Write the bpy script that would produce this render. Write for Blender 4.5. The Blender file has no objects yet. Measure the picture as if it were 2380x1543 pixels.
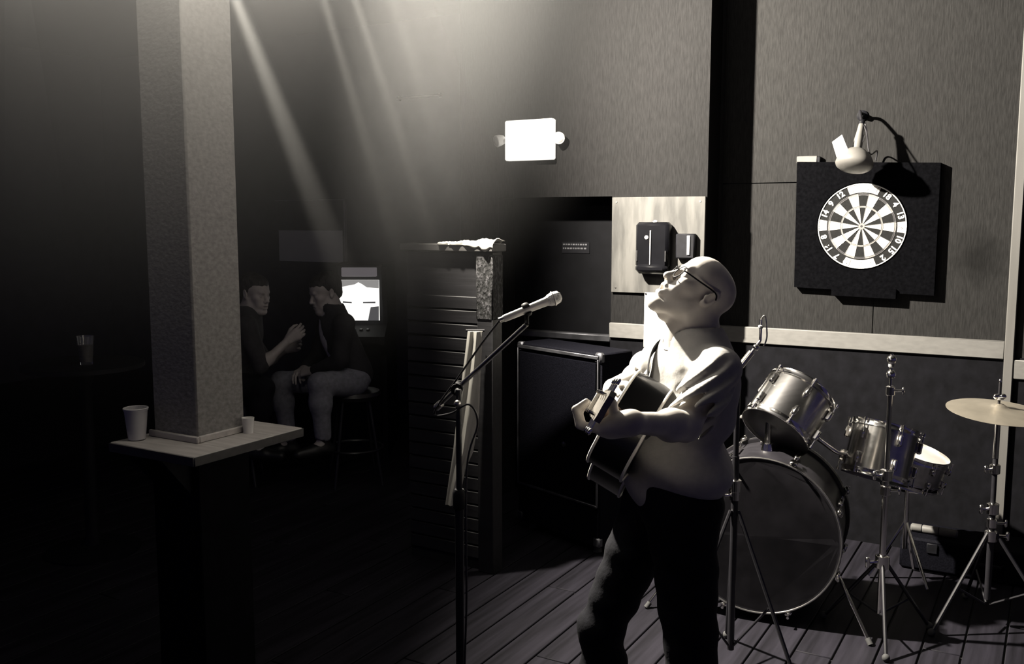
import bpy, bmesh, math, random
import numpy as np
from mathutils import Vector, Matrix

random.seed(7)
rng = np.random.default_rng(11)
scene = bpy.context.scene
COL = scene.collection
R = math.radians

# ------------------------------------------------------------------ camera
FPX, CX, CY, W_PX = 2200.0, 1190.0, 771.5, 2380.0      # focal length and centre, in photograph pixels
PITCH = R(6.67)
CAM_H = 1.75
cam_d = bpy.data.cameras.new('camera')
cam_d.sensor_width = 36.0
cam_d.lens = 36.0 * FPX / W_PX
cam_d.clip_start = 0.05
cam = bpy.data.objects.new('camera', cam_d)
cam.location = (0, 0, CAM_H)
cam.rotation_euler = (R(90) - PITCH, 0, 0)
COL.objects.link(cam)
scene.camera = cam

# ------------------------------------------------------------------ world, exposure
scene.view_settings.view_transform = 'Standard'
scene.view_settings.look = 'None'
scene.view_settings.gamma = 1.0
scene.view_settings.use_curve_mapping = False
scene.view_settings.exposure = 0.0
world = bpy.data.worlds.new('dim_room')
scene.world = world
world.use_nodes = True
world.node_tree.nodes['Background'].inputs[0].default_value = (0.34, 0.30, 0.82, 1)
world.node_tree.nodes['Background'].inputs[1].default_value = 0.065

WARM = (1.0, 0.925, 0.80)
LAMP = Vector((-0.80, 4.24, 3.14))                     # the key stage lamp, above the top of the frame
def aim(o, target):
    o.rotation_euler = (Vector(target) - o.location).to_track_quat('-Z', 'Y').to_euler()
def spot(name, loc, target, power, angle, blend, radius, color=WARM):
    d = bpy.data.lights.new(name, 'SPOT')
    d.energy = power; d.color = color; d.spot_size = R(angle); d.spot_blend = blend; d.shadow_soft_size = radius
    o = bpy.data.objects.new(name, d); o.location = loc; COL.objects.link(o); aim(o, target)
    return o
# the key lamp, then added streak and haze lights (cans built further down)
KEY_DIR = Vector((2.0, -0.32, -0.70))
spot('stage_light_key', LAMP, LAMP + KEY_DIR, 3000, 128, 0.62, 0.045)
BEAM_Y, BEAM_Z = 2.80, 2.66
BEAMS = [  # x on the bar, x of the target at knee height, beam power, cone, added haze glow
    (-1.42, -1.42, 6, 9.0, 4),
    (-0.894, -0.145, 900, 6.0, 5),
    (-0.617, -0.05, 700, 3.6, 8.5),
    (-0.538, 0.11, 1100, 3.2, 0),
    (-0.430, 0.22, 500, 4.0, 5),
]
def glow(p_, e_):
    d = bpy.data.lights.new('haze_fill_light', 'POINT'); d.energy = e_; d.color = WARM; d.shadow_soft_size = 0.04  # point light added to brighten the haze
    o = bpy.data.objects.new('haze_fill_light', d); o.location = p_; COL.objects.link(o)
for xb_, xt_, p_, a_, gl_ in BEAMS:
    spot('flare_streak_spot', (xb_, BEAM_Y, BEAM_Z), (xt_, BEAM_Y + 0.1, 0.6), p_, a_, 0.8, 0.012)  # narrow spot added to draw a flare streak
    if gl_: glow((xb_, BEAM_Y, BEAM_Z - 0.03), gl_)

# ------------------------------------------------------------------ pixel helpers (used only to read real positions off the photograph)
_cp, _sp = math.cos(PITCH), math.sin(PITCH)
def ray(x, y):
    u, v = (x - CX) / FPX, (CY - y) / FPX
    return Vector((u, _cp + v * _sp, -_sp + v * _cp))
def px(x, y, Y):
    d = ray(x, y); t = Y / d.y
    return Vector((d.x * t, Y, CAM_H + d.z * t))
PHI = R(30)                                            # the walls stand 30 degrees off the picture plane
T = Vector((math.cos(PHI), -math.sin(PHI), 0))         # along the walls, to the right
A = Vector((math.sin(PHI), math.cos(PHI), 0))          # into the walls, away from the room
W0 = px(2002, 525, 5.08); W0.z = 0                     # foot of the wall under the dartboard
def on_wall(x, y, d):
    """pixel -> (s, z) on the plane that stands d in front of the dartboard wall"""
    r = ray(x, y); p0 = W0 - A * d
    t = (p0 - Vector((0, 0, CAM_H))).dot(A) / r.dot(A)
    p = Vector((0, 0, CAM_H)) + r * t
    return (p - W0).dot(T), p.z
def wp(s, d, z):
    p = W0 + T * s - A * d
    return Vector((p.x, p.y, z))
M_WALL = Matrix.Translation(W0) @ Matrix.Rotation(-PHI, 4, 'Z')   # local x along T, local y along A, z up

# ------------------------------------------------------------------ materials
def mat(name, color, rough=0.7, metal=0.0, vary=0.0, scale=(20, 20, 20), bump=0.0, bump_scale=None, emit=None, emit_s=0.0,
        coat=0.0, spec=0.5, detail=6.0, trans=0.0, lo=0.3, hi=0.7):
    m = bpy.data.materials.new(name); m.use_nodes = True
    nt = m.node_tree; b = nt.nodes['Principled BSDF']
    b.inputs['Base Color'].default_value = (*color, 1)
    b.inputs['Roughness'].default_value = rough
    b.inputs['Metallic'].default_value = metal
    b.inputs['Specular IOR Level'].default_value = spec
    b.inputs['Coat Weight'].default_value = coat
    if trans: b.inputs['Transmission Weight'].default_value = trans
    if emit is not None:
        b.inputs['Emission Color'].default_value = (*emit, 1); b.inputs['Emission Strength'].default_value = emit_s
    if vary or bump:
        tc = nt.nodes.new('ShaderNodeTexCoord'); mp = nt.nodes.new('ShaderNodeMapping'); mp.inputs['Scale'].default_value = scale
        nz = nt.nodes.new('ShaderNodeTexNoise'); nz.inputs['Scale'].default_value = 1.0; nz.inputs['Detail'].default_value = detail
        nt.links.new(tc.outputs['Object'], mp.inputs['Vector']); nt.links.new(mp.outputs['Vector'], nz.inputs['Vector'])
        if vary:
            cr = nt.nodes.new('ShaderNodeValToRGB')
            cr.color_ramp.elements[0].position = lo; cr.color_ramp.elements[1].position = hi
            c0 = tuple(max(0, c * (1 - vary)) for c in color); c1 = tuple(min(1, c * (1 + vary)) for c in color)
            cr.color_ramp.elements[0].color = (*c0, 1); cr.color_ramp.elements[1].color = (*c1, 1)
            nt.links.new(nz.outputs['Fac'], cr.inputs['Fac']); nt.links.new(cr.outputs['Color'], b.inputs['Base Color'])
        if bump:
            bp = nt.nodes.new('ShaderNodeBump'); bp.inputs['Strength'].default_value = bump; bp.inputs['Distance'].default_value = 0.01
            nt.links.new(nz.outputs['Fac'], bp.inputs['Height']); nt.links.new(bp.outputs['Normal'], b.inputs['Normal'])
    return m
def g(v): return (v, v, v)
M = {}
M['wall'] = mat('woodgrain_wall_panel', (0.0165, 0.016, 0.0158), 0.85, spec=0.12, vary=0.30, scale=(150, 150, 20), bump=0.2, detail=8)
M['wall_dimmed'] = mat('woodgrain_wall_dimmed', (0.0108, 0.0104, 0.0105), 0.85, spec=0.12, vary=0.30, scale=(150, 150, 20), bump=0.2, detail=8)  # same grain as the wall panel, darkened to offset the key lamp's falloff
M['wall_plain'] = mat('painted_wall', (0.0135, 0.013, 0.0135), 0.85, spec=0.12, vary=0.18, scale=(26, 26, 12), bump=0.15)
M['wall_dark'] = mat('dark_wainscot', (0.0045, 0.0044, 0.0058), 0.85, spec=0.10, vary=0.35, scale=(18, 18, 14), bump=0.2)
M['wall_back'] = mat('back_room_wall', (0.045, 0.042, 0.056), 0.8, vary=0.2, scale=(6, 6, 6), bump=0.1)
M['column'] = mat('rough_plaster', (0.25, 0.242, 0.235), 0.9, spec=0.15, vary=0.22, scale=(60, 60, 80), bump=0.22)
M['ceiling'] = mat('ceiling_paint', (0.05, 0.05, 0.055), 0.9, vary=0.15)
M['rail'] = mat('pale_timber_rail', (0.135, 0.131, 0.124), 0.55, vary=0.10, scale=(4, 40, 60))
M['casing'] = mat('pale_casing', (0.11, 0.106, 0.10), 0.6, vary=0.10, scale=(30, 30, 3))
M['plank'] = mat('stained_floor_plank', (0.012, 0.011, 0.015), 0.65, spec=0.12, vary=0.5, scale=(30, 2.0, 30), bump=0.12)
M['joint'] = mat('floor_joint', (0.006, 0.006, 0.007), 0.8, vary=0.2)
M['ply'] = mat('worn_pale_plywood', (0.056, 0.054, 0.050), 0.7, vary=0.42, scale=(16, 16, 3.2), bump=0.2, detail=10, lo=0.36, hi=0.6)
M['black'] = mat('matt_black', (0.005, 0.005, 0.007), 0.6, spec=0.2, vary=0.3, scale=(30, 30, 30))
M['black_gloss'] = mat('gloss_black', (0.004, 0.004, 0.005), 0.25, vary=0.2, scale=(8, 8, 8), spec=0.25)
M['black_soft'] = mat('black_foam', (0.0025, 0.0025, 0.003), 0.95, vary=0.3, scale=(60, 60, 60), bump=0.2, spec=0.0)
M['door'] = mat('dark_painted_door', (0.004, 0.004, 0.005), 0.7, spec=0.1, vary=0.25, scale=(8, 8, 8))
M['white_pl'] = mat('white_plastic', (0.80, 0.79, 0.76), 0.4, vary=0.04, scale=(10, 10, 10))
M['sign_lit'] = mat('lit_white_sign', (0.82, 0.81, 0.78), 0.4, emit=(1, 0.97, 0.90), emit_s=1.0)
M['lens'] = mat('frosted_lens', (0.75, 0.74, 0.70), 0.15, vary=0.03)
M['paper'] = mat('white_paper', (0.82, 0.81, 0.77), 0.85, vary=0.03, scale=(9, 9, 9))
M['paper_dim'] = mat('aged_paper', (0.36, 0.35, 0.35), 0.85, vary=0.15, scale=(7, 7, 7))
M['chrome'] = mat('chrome', (0.82, 0.80, 0.77), 0.14, 1.0, vary=0.06, scale=(20, 20, 20))
M['chrome_dull'] = mat('worn_chrome', (0.55, 0.54, 0.52), 0.30, 1.0, vary=0.15, scale=(30, 30, 30))
M['brushed'] = mat('brushed_silver_shell', (0.52, 0.505, 0.485), 0.20, 1.0, vary=0.10, scale=(4, 60, 60))
M['drum_dark'] = mat('dark_drum_wrap', (0.016, 0.015, 0.018), 0.42, vary=0.3, scale=(12, 12, 12), spec=0.25)
M['head_white'] = mat('coated_drum_skin', (0.55, 0.535, 0.505), 0.6, vary=0.08, scale=(14, 14, 14))
M['bronze'] = mat('cymbal_bronze', (0.62, 0.56, 0.46), 0.36, 0.85, vary=0.12, scale=(12, 12, 12))
M['felt'] = mat('grey_felt', (0.25, 0.25, 0.25), 0.95, vary=0.2, scale=(80, 80, 80))
M['dart_white'] = mat('sisal_white', (0.42, 0.41, 0.38), 0.9, vary=0.06, scale=(90, 90, 90))
M['dart_black'] = mat('sisal_black', (0.010, 0.010, 0.010), 0.9, vary=0.2, scale=(90, 90, 90), spec=0.2)
M['dart_mid'] = mat('sisal_ring', (0.20, 0.19, 0.18), 0.9, vary=0.15, scale=(90, 90, 90))
M['dart_ring'] = mat('sisal_dark_ring', (0.035, 0.033, 0.036), 0.9, vary=0.15, scale=(90, 90, 90))
M['dart_label'] = mat('pale_printed_band', (0.52, 0.49, 0.46), 0.8, vary=0.35, scale=(60, 60, 60), lo=0.4, hi=0.6)
M['wire'] = mat('steel_wire', (0.55, 0.54, 0.53), 0.35, 1.0, vary=0.1)
M['lamp_shade'] = mat('enamel_shade', (0.14, 0.134, 0.125), 0.42, vary=0.10, scale=(14, 14, 14))
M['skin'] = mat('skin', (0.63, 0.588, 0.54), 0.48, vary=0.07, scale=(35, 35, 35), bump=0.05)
M['skin2'] = mat('skin_dim', (0.42, 0.38, 0.36), 0.5, vary=0.07, scale=(25, 25, 25))  # darker copy of the skin, toned down for the dim alcove
M['eye'] = mat('eye_white', (0.75, 0.74, 0.70), 0.2, vary=0.03)
M['pupil'] = mat('dark_iris', (0.02, 0.018, 0.018), 0.15, vary=0.1)
M['shirt'] = mat('light_grey_cotton', (0.47, 0.457, 0.435), 0.88, spec=0.2, vary=0.06, scale=(50, 50, 50), bump=0.12)
M['jeans'] = mat('black_denim', (0.007, 0.007, 0.010), 0.9, vary=0.3, scale=(60, 60, 60), bump=0.2, spec=0.2)
M['denim'] = mat('faded_denim', (0.20, 0.20, 0.235), 0.9, vary=0.2, scale=(40, 40, 40))
M['jacket'] = mat('dark_jacket', (0.016, 0.015, 0.019), 0.85, vary=0.25, scale=(40, 40, 40))
M['jersey'] = mat('dark_jersey', (0.030, 0.028, 0.032), 0.85, vary=0.25, scale=(40, 40, 40))
M['shirt_dim'] = mat('pale_shirt', (0.62, 0.60, 0.62), 0.85, vary=0.2, scale=(40, 40, 40))
M['hair'] = mat('dark_hair', (0.018, 0.015, 0.014), 0.6, vary=0.4, scale=(120, 120, 20), bump=0.5)
M['shoe'] = mat('black_leather', (0.010, 0.010, 0.010), 0.45, vary=0.2)
M['sole'] = mat('rubber_sole', (0.05, 0.05, 0.05), 0.8, vary=0.2)
M['guitar_black'] = mat('black_lacquer', (0.007, 0.007, 0.008), 0.28, vary=0.2, scale=(5, 5, 5), coat=0.25, spec=0.3)
M['binding'] = mat('cream_binding', (0.85, 0.83, 0.76), 0.4, vary=0.03)
M['rosewood'] = mat('dark_rosewood', (0.030, 0.022, 0.018), 0.5, vary=0.4, scale=(40, 40, 4))
M['mahogany'] = mat('mahogany_neck', (0.10, 0.06, 0.04), 0.45, vary=0.3, scale=(40, 40, 4))
M['headstock'] = mat('headstock_face', (0.30, 0.28, 0.25), 0.35, vary=0.12, scale=(30, 30, 5))
M['strap'] = mat('black_strap', (0.010, 0.010, 0.012), 0.8, vary=0.2)
M['mic_metal'] = mat('mic_body', (0.80, 0.78, 0.74), 0.35, 0.15, vary=0.08)
M['mic_grille'] = mat('mic_mesh', (0.80, 0.78, 0.74), 0.35, 0.3, vary=0.45, scale=(600, 600, 600), bump=0.6, detail=2)
M['stand_black'] = mat('powder_coated_stand', (0.014, 0.0135, 0.016), 0.36, 0.0, vary=0.15, scale=(30, 30, 30))
M['cable'] = mat('rubber_cable', (0.022, 0.021, 0.024), 0.45, vary=0.2)
M['ledge'] = mat('pale_ledge_laminate', (0.46, 0.435, 0.415), 0.5, vary=0.18, scale=(5, 40, 40))
M['cup'] = mat('cloudy_plastic_cup', (0.62, 0.61, 0.61), 0.35, vary=0.05)
M['glass'] = mat('clear_glass', (0.9, 0.9, 0.9), 0.05, trans=0.95)
M['glass_lit'] = mat('pale_lit_glass', (0.75, 0.74, 0.72), 0.15, vary=0.03)  # opaque pale glass, the lit look is put into the colour
M['slat'] = mat('dark_slat', (0.012, 0.0115, 0.013), 0.55, vary=0.35, scale=(3, 40, 40), bump=0.1)
M['cap'] = mat('partition_cap', (0.06, 0.058, 0.056), 0.5, vary=0.2, scale=(3, 40, 40))
M['wrap'] = mat('speckled_wrap', (0.028, 0.027, 0.029), 0.75, vary=0.95, scale=(75, 75, 45), bump=0.8, detail=3, lo=0.48, hi=0.66)
M['cloth'] = mat('pale_cloth', (0.34, 0.33, 0.30), 0.9, vary=0.08, scale=(40, 40, 6), bump=0.15)
M['cab'] = mat('vinyl_cabinet', (0.004, 0.004, 0.006), 0.7, spec=0.03, vary=0.35, scale=(120, 120, 120), bump=0.15)
M['grille'] = mat('grille_cloth', (0.0035, 0.0035, 0.005), 0.9, spec=0.0, vary=0.5, scale=(300, 300, 300), bump=0.3)
M['trim_metal'] = mat('aluminium_trim', (0.10, 0.10, 0.11), 0.45, 0.8, vary=0.4, scale=(10, 10, 10))
M['screen'] = mat('lit_screen', (0.5, 0.5, 0.5), 0.3, emit=(1, 0.985, 0.93), emit_s=1.25)
M['screen_dim'] = mat('dim_screen', (0.2, 0.2, 0.2), 0.3, emit=(0.95, 0.92, 0.90), emit_s=0.27)
M['screen_grey'] = mat('grey_screen', (0.1, 0.1, 0.1), 0.3, emit=(0.9, 0.9, 0.95), emit_s=0.08)
M['marquee'] = mat('marquee_panel', (0.2, 0.2, 0.2), 0.3, emit=(0.95, 0.85, 0.92), emit_s=0.085)
M['seat_vinyl'] = mat('vinyl_seat', (0.02, 0.018, 0.020), 0.4, vary=0.2)
M['wood_dark'] = mat('dark_table_wood', (0.008, 0.007, 0.007), 0.4, vary=0.3, scale=(30, 3, 30))
M['plate_print'] = mat('faded_print', (0.12, 0.12, 0.13), 0.7, vary=0.5, scale=(80, 80, 80))

# ------------------------------------------------------------------ mesh builder
WM = {}
def np3(v): return np.array([v[0], v[1], v[2]], dtype=float)
def frame_from(axis):
    a = np3(axis); a /= np.linalg.norm(a)
    h = np.array([0, 0, 1.0]) if abs(a[2]) < 0.9 else np.array([1.0, 0, 0])
    u = np.cross(h, a); u /= np.linalg.norm(u)
    return u, np.cross(a, u), a
class MB:
    def __init__(s): s.v = []; s.f = []; s.n = 0
    def raw(s, V, F):
        s.v.append(np.asarray(V, dtype=float)); s.f.extend([tuple(i + s.n for i in f) for f in F]); s.n += len(V); return s
    def box(s, c, size, rot=None, bevel=0.0):
        h = np.array(size, dtype=float) / 2; b = min(bevel, *(h * 0.8)) if bevel else 0
        V, F = [], []
        if not b:
            for sx in (-1, 1):
                for sy in (-1, 1):
                    for sz in (-1, 1): V.append((sx * h[0], sy * h[1], sz * h[2]))
            F = [(0, 1, 3, 2), (4, 6, 7, 5), (0, 4, 5, 1), (2, 3, 7, 6), (0, 2, 6, 4), (1, 5, 7, 3)]
        else:
            idx = {}
            for sx in (-1, 1):
                for sy in (-1, 1):
                    for sz in (-1, 1):
                        sg = np.array((sx, sy, sz))
                        for ax in range(3):
                            p = sg * (h - b); p = p.astype(float); p[ax] = sg[ax] * h[ax]
                            idx[(sx, sy, sz, ax)] = len(V); V.append(tuple(p))
            for ax in range(3):
                o1, o2 = (ax + 1) % 3, (ax + 2) % 3
                for sg in (-1, 1):
                    q = []
                    for a1, a2 in ((-1, -1), (1, -1), (1, 1), (-1, 1)):
                        t = [0, 0, 0]; t[ax] = sg; t[o1] = a1; t[o2] = a2; q.append(idx[(*t, ax)])
                    F.append(tuple(q) if sg > 0 else tuple(q[::-1]))
                for a1 in (-1, 1):
                    for a2 in (-1, 1):
                        t0 = [0, 0, 0]; t0[o1] = a1; t0[o2] = a2; t0[ax] = -1; t1 = list(t0); t1[ax] = 1
                        q = (idx[(*t0, o1)], idx[(*t1, o1)], idx[(*t1, o2)], idx[(*t0, o2)])
                        F.append(q if a1 * a2 < 0 else q[::-1])
            for sx in (-1, 1):
                for sy in (-1, 1):
                    for sz in (-1, 1):
                        q = tuple(idx[(sx, sy, sz, ax)] for ax in range(3)); F.append(q if sx * sy * sz > 0 else q[::-1])
        V = np.array(V)
        if rot is not None: V = V @ np.array(rot)[:3, :3].T
        return s.raw(V + np3(c), F)
    def lathe(s, prof, o=(0, 0, 0), axis=(0, 0, 1), seg=24, sq=None):
        u, w, a = frame_from(axis); V = []; F = []
        for (r, h) in prof:
            for k in range(seg):
                t = 2 * math.pi * k / seg
                V.append(np3(o) + a * h + (u * math.cos(t) + w * math.sin(t)) * max(r, 1e-5))
        for i in range(len(prof) - 1):
            for k in range(seg):
                k2 = (k + 1) % seg
                F.append((i * seg + k, i * seg + k2, (i + 1) * seg + k2, (i + 1) * seg + k))
        if prof[0][0] > 1e-4: F.append(tuple(range(seg))[::-1])
        if prof[-1][0] > 1e-4: F.append(tuple((len(prof) - 1) * seg + k for k in range(seg)))
        return s.raw(V, F)
    def cyl(s, p0, p1, r0, r1=None, seg=16, bev=0.0):
        r1 = r0 if r1 is None else r1
        p0, p1 = np3(p0), np3(p1); L = np.linalg.norm(p1 - p0)
        pr = [(r0, 0), (r1, L)] if not bev else [(r0 - bev, 0), (r0, bev), (r1, L - bev), (r1 - bev, L)]
        return s.lathe(pr, p0, p1 - p0, seg)
    def ball(s, c, r, seg=16, rings=10, rot=None):
        r = np.array([r, r, r]) if np.isscalar(r) else np.array(r, dtype=float)
        V, F = [], []
        for i in range(rings + 1):
            ph = math.pi * i / rings
            for k in range(seg):
                t = 2 * math.pi * k / seg
                V.append((math.sin(ph) * math.cos(t) * r[0], math.sin(ph) * math.sin(t) * r[1], math.cos(ph) * r[2]))
        for i in range(rings):
            for k in range(seg):
                k2 = (k + 1) % seg
                F.append((i * seg + k, (i + 1) * seg + k, (i + 1) * seg + k2, i * seg + k2))
        V = np.array(V)
        if rot is not None: V = V @ np.array(rot)[:3, :3].T
        return s.raw(V + np3(c), F)
    def torus(s, c, axis, Rr, r, seg=36, sseg=8, a0=0.0, a1=2 * math.pi, flat=1.0, uref=None):
        u, w, a = frame_from(axis)
        if uref is not None:
            u = np3(uref); u -= a * u.dot(a); u /= np.linalg.norm(u); w = np.cross(a, u)
        full = abs(a1 - a0) > 2 * math.pi - 1e-6
        n = seg if full else seg + 1; V, F = [], []
        for i in range(n):
            t = a0 + (a1 - a0) * i / seg; d = u * math.cos(t) + w * math.sin(t)
            for k in range(sseg):
                q = 2 * math.pi * k / sseg
                V.append(np3(c) + d * (Rr + r * math.cos(q)) + a * (r * flat * math.sin(q)))
        for i in range(seg):
            i2 = (i + 1) % n
            for k in range(sseg):
                k2 = (k + 1) % sseg
                F.append((i * sseg + k, i2 * sseg + k, i2 * sseg + k2, i * sseg + k2))
        if not full: F += [tuple(range(sseg))[::-1], tuple((n - 1) * sseg + k for k in range(sseg))]
        return s.raw(V, F)
    def tube(s, pts, r, seg=10, closed=False, flat=None, up=None):
        P = [np3(p) for p in pts]; n = len(P); rs = [r] * n if np.isscalar(r) else r
        V, F = [], []; prev = None
        for i in range(n):
            if closed: d = P[(i + 1) % n] - P[i - 1]
            else: d = P[min(i + 1, n - 1)] - P[max(i - 1, 0)]
            d = d / (np.linalg.norm(d) + 1e-12)
            if up is not None:
                w = np3(up[i]) if isinstance(up, list) else np3(up); w = w - d * w.dot(d); w /= np.linalg.norm(w) + 1e-12; u = np.cross(w, d)
            elif prev is None: u, w, _ = frame_from(d)
            else:
                u = prev - d * prev.dot(d); u /= np.linalg.norm(u) + 1e-12; w = np.cross(d, u)
            prev = u
            for k in range(seg):
                t = 2 * math.pi * k / seg
                if flat: V.append(P[i] + u * rs[i] * math.cos(t) + w * rs[i] * flat * math.sin(t))
                else: V.append(P[i] + (u * math.cos(t) + w * math.sin(t)) * rs[i])
        m = n if closed else n - 1
        for i in range(m):
            i2 = (i + 1) % n
            for k in range(seg):
                k2 = (k + 1) % seg
                F.append((i * seg + k, i * seg + k2, i2 * seg + k2, i2 * seg + k))
        if not closed: F += [tuple(range(seg))[::-1], tuple((n - 1) * seg + k for k in range(seg))]
        return s.raw(V, F)
    def prism(s, outline, o, ux, uy, uz, h0, h1):
        """flat outline [(x, y)] in axes ux, uy, thickened along uz from h0 to h1"""
        o, ux, uy, uz = np3(o), np3(ux), np3(uy), np3(uz); n = len(outline)
        V = [o + ux * x + uy * y + uz * h for h in (h0, h1) for x, y in outline]
        F = [tuple(range(n))[::-1], tuple(range(n, 2 * n))] + [(k, (k + 1) % n, n + (k + 1) % n, n + k) for k in range(n)]
        return s.raw(V, F)
    def build(s, name, m, parent=None, world=True, smooth=True, angle=38):
        V = np.concatenate(s.v) if s.v else np.zeros((0, 3))
        if parent is not None and world and parent.name in WM:
            Mi = np.array(WM[parent.name].inverted()); V = V @ Mi[:3, :3].T + Mi[:3, 3]
        me = bpy.data.meshes.new(name); me.from_pydata([tuple(p) for p in V], [], s.f)
        bm = bmesh.new(); bm.from_mesh(me); bmesh.ops.recalc_face_normals(bm, faces=bm.faces); bm.to_mesh(me); bm.free()
        if smooth:
            me.polygons.foreach_set('use_smooth', [True] * len(me.polygons)); me.set_sharp_from_angle(angle=R(angle))
        me.materials.append(M[m] if isinstance(m, str) else m); me.update()
        return link(name, me, parent)
def link(name, me, parent=None):
    o = bpy.data.objects.new(name, me); COL.objects.link(o)
    if parent is not None:
        o.parent = parent; WM[o.name] = WM[parent.name].copy()
    else: WM[o.name] = Matrix.Identity(4)
    return o
def tag(o, label=None, cat=None, group=None, kind=None):
    if label: o['label'] = label
    if cat: o['category'] = cat
    if group: o['group'] = group
    if kind: o['kind'] = kind
    return o
def thing(name, label, cat, loc=(0, 0, 0), rz=0.0, group=None, kind=None):
    o = bpy.data.objects.new(name, None); COL.objects.link(o)
    o.location = loc; o.rotation_euler = (0, 0, rz); o.empty_display_size = 0.1
    WM[o.name] = Matrix.Translation(Vector(loc)) @ Matrix.Rotation(rz, 4, 'Z')
    return tag(o, label, cat, group, kind)
def spline(pts, n=8, closed=False):
    P = [np3(p) if len(p) == 3 else np.array(p, dtype=float) for p in pts]; out = []; m = len(P)
    for i in range(m if closed else m - 1):
        p0 = P[(i - 1) % m] if closed or i > 0 else P[0]; p1 = P[i]; p2 = P[(i + 1) % m]; p3 = P[(i + 2) % m] if closed or i + 2 < m else P[-1]
        for k in range(n):
            t = k / n
            out.append(0.5 * ((2 * p1) + (-p0 + p2) * t + (2 * p0 - 5 * p1 + 4 * p2 - p3) * t * t + (-p0 + 3 * p1 - 3 * p2 + p3) * t ** 3))
    if not closed: out.append(P[-1])
    return out
ROTW = np.array(Matrix.Rotation(-PHI, 3, 'Z'))
# ================================================================== the room
def wall_box(mb, s0, s1, d0, d1, z0, z1, bevel=0.0):
    c = wp((s0 + s1) / 2, (d0 + d1) / 2, (z0 + z1) / 2)
    return mb.box(c, (abs(s1 - s0), abs(d1 - d0), abs(z1 - z0)), ROTW, bevel)
def struct(name, parent=None, **kw):
    return thing(name, None, None, kind='structure', **kw)
CEIL = 3.62
D_EXIT = 0.27                                          # the wall with the exit lamp stands 30 cm proud of the dartboard wall
D_BACK = -2.1                                          # back wall of the seating alcove
s_cor, _ = on_wall(1650, 200, D_EXIT)
s_left, _ = on_wall(1070, 300, D_EXIT)
s_dl, _ = on_wall(1160, 700, D_EXIT)
s_dr, _ = on_wall(1420, 700, D_EXIT)
_, z_dt = on_wall(1290, 458, D_EXIT)
RAIL0, RAIL1 = on_wall(2050, 816, 0)[1], on_wall(2050, 776, 0)[1]
s_case, _ = on_wall(2362, 560, 0.0)

# --- floor: planks over a dark joint bed
floor = MB().box(W0 + Vector((-3.0, -1.5, -0.03)), (18, 16, 0.04), ROTW).build('floor', 'joint', smooth=False)
tag(floor, kind='structure')
PW, PL = 0.150, 2.6
pm = MB().box((0, 0, 0), (PW - 0.007, PL - 0.006, 0.016), None, 0.003).build('plank', 'plank', floor, world=False)
pmesh = pm.data
bpy.data.objects.remove(pm)
WM['floor'] = Matrix.Identity(4)
cnt = 0
for i in range(-36, 22):
    off = (i * 0.37 % 1.0) * PL
    for j in range(-3, 3):
        s_c, d_c = i * PW, -(j * PL + off) + 1.2
        p = wp(s_c, d_c, -0.008)
        if p.y < 1.0 or p.y > 8.4 or p.x < -4.6 or p.x > 3.6 or d_c < -2.4: continue
        if cnt >= 298: continue
        o = bpy.data.objects.new('plank', pmesh); COL.objects.link(o); o.parent = floor
        o.location = p; o.rotation_euler = (0, 0, -PHI); cnt += 1

tag(MB().box(W0 + Vector((-3.0, -1.5, CEIL + 0.05)), (18, 16, 0.1), ROTW).build('ceiling', 'ceiling', smooth=False), kind='structure')

# --- dartboard wall: backing, three grained panels with open seams, dark wainscot, rail, casing
wd = struct('wall_right')
s_end = s_case + 1.3
s_h, z_seam = on_wall(1800, 425, 0.0)
s_v, _ = on_wall(2028, 750, 0.0)
b = MB(); wall_box(b, s_cor - 0.02, s_end, -0.16, -0.010, 0, CEIL); b.build('wall_backing', 'joint', wd, smooth=False)
for (a0, a1, z0, z1) in ((s_cor - 0.02, s_v, z_seam + 0.003, CEIL), (s_cor - 0.02, s_v - 0.0025, 0.0, z_seam - 0.003), (s_v, s_end, z_seam, CEIL), (s_v + 0.0025, s_end, 0.0, z_seam)):
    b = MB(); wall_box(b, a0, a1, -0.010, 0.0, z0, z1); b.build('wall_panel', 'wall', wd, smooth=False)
b = MB(); wall_box(b, s_cor - 0.02, s_end, 0.0, 0.006, 0, RAIL0 + 0.01); b.build('wainscot', 'wall_dark', wd, smooth=False)
b = MB(); wall_box(b, s_cor - 0.02, s_case - 0.022, 0.0, 0.024, RAIL0, RAIL1, 0.004); o = b.build('chair_rail', 'rail', wd)
# vertical casing at the right edge, and the lower rail beyond it
b = MB(); wall_box(b, s_case - 0.022, s_case + 0.022, 0.0, 0.030, 0.0, CEIL, 0.004); b.build('vertical_casing', 'casing', wd)
za, zb = on_wall(2372, 880, 0)[1], on_wall(2372, 836, 0)[1]
b = MB(); wall_box(b, s_case + 0.022, s_end, 0.0, 0.024, za, zb, 0.004); b.build('lower_rail', 'rail', wd)

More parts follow.
